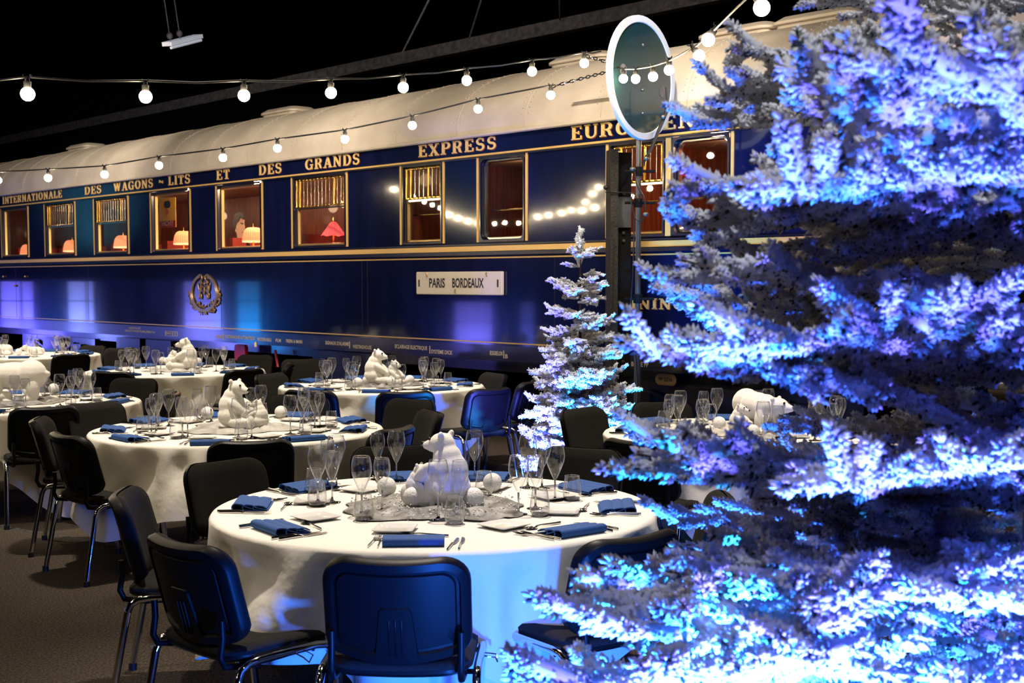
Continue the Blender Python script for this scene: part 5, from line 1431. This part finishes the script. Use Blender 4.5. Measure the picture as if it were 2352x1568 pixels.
def place_branch(tree, me, base, tip, roll, L0):
    d = Vector(tip) - Vector(base); L = d.length; s = L / L0
    o = bpy.data.objects.new('branch', me); C.objects.link(o); o.parent = tree
    x = d.normalized(); y = Vector((0, 0, 1)).cross(x)
    y = y.normalized() if y.length > 1e-4 else Vector((0, 1, 0)); z = x.cross(y)
    m = Matrix((x, y, z)).transposed() @ Matrix.Rotation(roll, 3, 'X')
    o.rotation_euler = m.to_euler(); o.location = base; o.scale = (s, s, s)
def fir(name, loc, H, label, variants, L0, rad, zlo, levels, per, tips, rng, trunk_r, top, back=None, reach=None, zj=0.0):
    t = empty(name, (loc[0], loc[1], 0)); tag(t, label, 'christmas tree')
    b = MB(); b.tube([(0, 0, 0.02), (0, 0, H * 0.5), (0, 0, H)], [trunk_r, trunk_r * 0.65, trunk_r * 0.15], 10); b.build('trunk', 'bark', t, 60)
    b = MB(); b.lathe([(0, 0), (trunk_r * 4, 0.0), (trunk_r * 4, 0.05), (trunk_r * 1.4, 0.10), (trunk_r * 1.2, 0.2), (0, 0.2)], 20); b.build('stand', 'post_dark', t, 40)
    base = Vector((loc[0], loc[1], 0)); k = 0
    for (p, drop) in tips:
        q = Vector(p) - base; r = math.hypot(q.x, q.y); za = max(0.15, q.z - drop * r)
        place_branch(t, variants[k % len(variants)], (0, 0, za), q, rng.uniform(-0.25, 0.25), L0); k += 1
    for i in range(levels):
        z = zlo + (H * 0.93 - zlo) * (i + 0.5) / levels
        zi = z
        for j in range(per(zi)):
            z = zi; a = 2.399963 * i + 2 * PI * j / per(zi) + rng.uniform(-0.25, 0.25)
            r = rad(z) * rng.uniform(0.78, 1.03); z = z + zj * rng.uniform(-1, 1); up = rng.uniform(top[0], top[1])
            if reach:
                while r > 0.3 and not reach(base + Vector((r * math.cos(a), r * math.sin(a), z + r * up))): r *= 0.9
            vv = back if back and math.sin(a) > 0.2 else variants
            place_branch(t, vv[k % len(vv)], (0, 0, z), (r * math.cos(a), r * math.sin(a), z + r * up), rng.uniform(-0.3, 0.3), L0); k += 1
    print(name, 'branches', k)
    place_branch(t, variants[0], (0, 0, H * 0.86), (0.01, 0, H + L0 * 0.06), 0, L0)
    return t
BV = [needles_mesh('fir_branch', branch_twigs(1.0, np.random.default_rng(30 + i), 0.075, 0.13, 0.04), 1380, 0.021, 0.0042, np.random.default_rng(50 + i), 0.008) for i in range(5)]
BW = [needles_mesh('fir_branch', branch_twigs(1.0, np.random.default_rng(130 + i), 0.095, 0.15, 0.04), 430, 0.030, 0.0078, np.random.default_rng(150 + i), 0.008) for i in range(3)]
SV = [needles_mesh('fir_branch', branch_twigs(0.45, np.random.default_rng(70 + i), 0.030, 0.10, 0.0, 1.0, (-0.5, 0.6)), 900, 0.024, 0.0058, np.random.default_rng(90 + i), 0.005, 0.9) for i in range(4)]
BT = (1.25, 3.05)
TIPS = [(1838, 15, 3.2, 0.15), (1728, 118, 2.75, 0.2), (1655, 215, 2.85, 0.05), (1598, 282, 2.9, 0.05), (1590, 535, 2.7, -0.15), (1530, 640, 2.6, 0.1), (1512, 668, 3.1, 0.25),
        (1478, 800, 2.5, 0.25), (1700, 780, 2.2, 0.15), (1815, 965, 3.6, 0.1), (1432, 1085, 2.5, 0.15), (1470, 1020, 2.9, 0.2), (1545, 1185, 3.1, 0.1), (1345, 1425, 2.35, 0.05), (1425, 1478, 2.25, 0.1),
        (1500, 1385, 2.5, 0.05), (1300, 1600, 2.3, 0.1), (1885, 1105, 2.1, 0.2), (2085, 150, 1.95, 0.15), (2200, 60, 1.8, 0.3), (2275, 600, 3.9, 0.1), (1640, 430, 2.5, 0.0), (1780, 420, 2.1, 0.1)]
tips = [(aty(px, py, Y), dr) for px, py, Y, dr in TIPS]
def pix(p):
    d = Vector(p) - Vector((0, 0, EYE)); zc_ = d.y * _c - d.z * _s; u = d.y * _s + d.z * _c
    return CX + F_PX * d.x / zc_, CY - F_PX * u / zc_
REACH = [(-400, 2150), (0, 2100), (300, 2080), (540, 2020), (600, 1760), (860, 1720), (885, 2020), (1000, 1980), (1030, 1640), (1200, 1780), (1300, 1680), (1420, 1560), (1560, 1440), (2200, 1300)]
def reach_ok(p):   # the fir is trimmed on the side of the tables: its lower tiers spread farther than its upper ones
    x, y = pix(p)
    return x > np.interp(y, [q[0] for q in REACH], [q[1] for q in REACH])
rngB = np.random.default_rng(4)
fir('flocked_fir_tree', BT, 3.7, 'large snow-flocked fir tree filling the right foreground', BV, 1.0, lambda z: max(0.12, 1.28 * (1 - z / 3.85) ** 0.85), 0.32, 15, lambda z: 5 if z < 1.5 else 4, tips, rngB, 0.05, (0.05, 0.28), BW, reach_ok, 0.03)
ST = aty(1332, 900, 10.0)
rngS = np.random.default_rng(8)
ztip = aty(1328, 540, 10.0).z
fir('flocked_fir_tree', (ST.x, ST.y), ztip, 'small snow-flocked fir tree beside the black steel post', SV, 0.45, lambda z: max(0.13, 0.52 * (1 - z / (ztip * 1.03)) ** 0.6), 0.14, 12, lambda z: 9 if z < 1.2 else (8 if z < 1.6 else 6), [], rngS, 0.022, (-0.05, 0.35), None, None, 0.09)

# ------------------------------------------------------------------ floor cans for the coloured spots
cp0 = None
for i, (a, bt, p, col, ang) in enumerate(PARS):
    root = empty('led_can', (a[0], a[1], 0))
    b = MB(); d = (Vector(bt) - Vector(a)).normalized(); c0 = Vector((0, 0, a[2])) - d * 0.03
    b.tube([c0 - d * 0.14, c0 - d * 0.13, c0], [0.05, 0.07, 0.075], 14, cap=False); b.ell(c0 - d * 0.13, 0.05, None, 10, 6); b.build('housing', 'rubber', root, 50)
    b = MB(); b.box(-0.09, 0.09, -0.05, 0.05, 0.0, 0.012); b.tube([(0, 0, 0.01), c0 - d * 0.08], 0.012, 8); b.build('floor_stand', 'rubber', root)
    tag(root, ['blue floor lamp left of the big snowy tree', 'blue floor lamp at the foot of the big snowy tree', 'blue floor lamp in front, aimed at the big snowy tree', 'cyan-blue floor lamp below the big snowy tree', 'blue floor lamp aimed at the nearest table', 'violet floor lamp before the big snowy tree', 'blue floor lamp behind the big snowy tree',
               'cyan-blue floor lamp right of the small snowy tree', 'violet floor lamp left of the small snowy tree', 'blue floor lamp aimed at the hugging bear table'][i], 'floor lamp', 'coloured floor lamps')
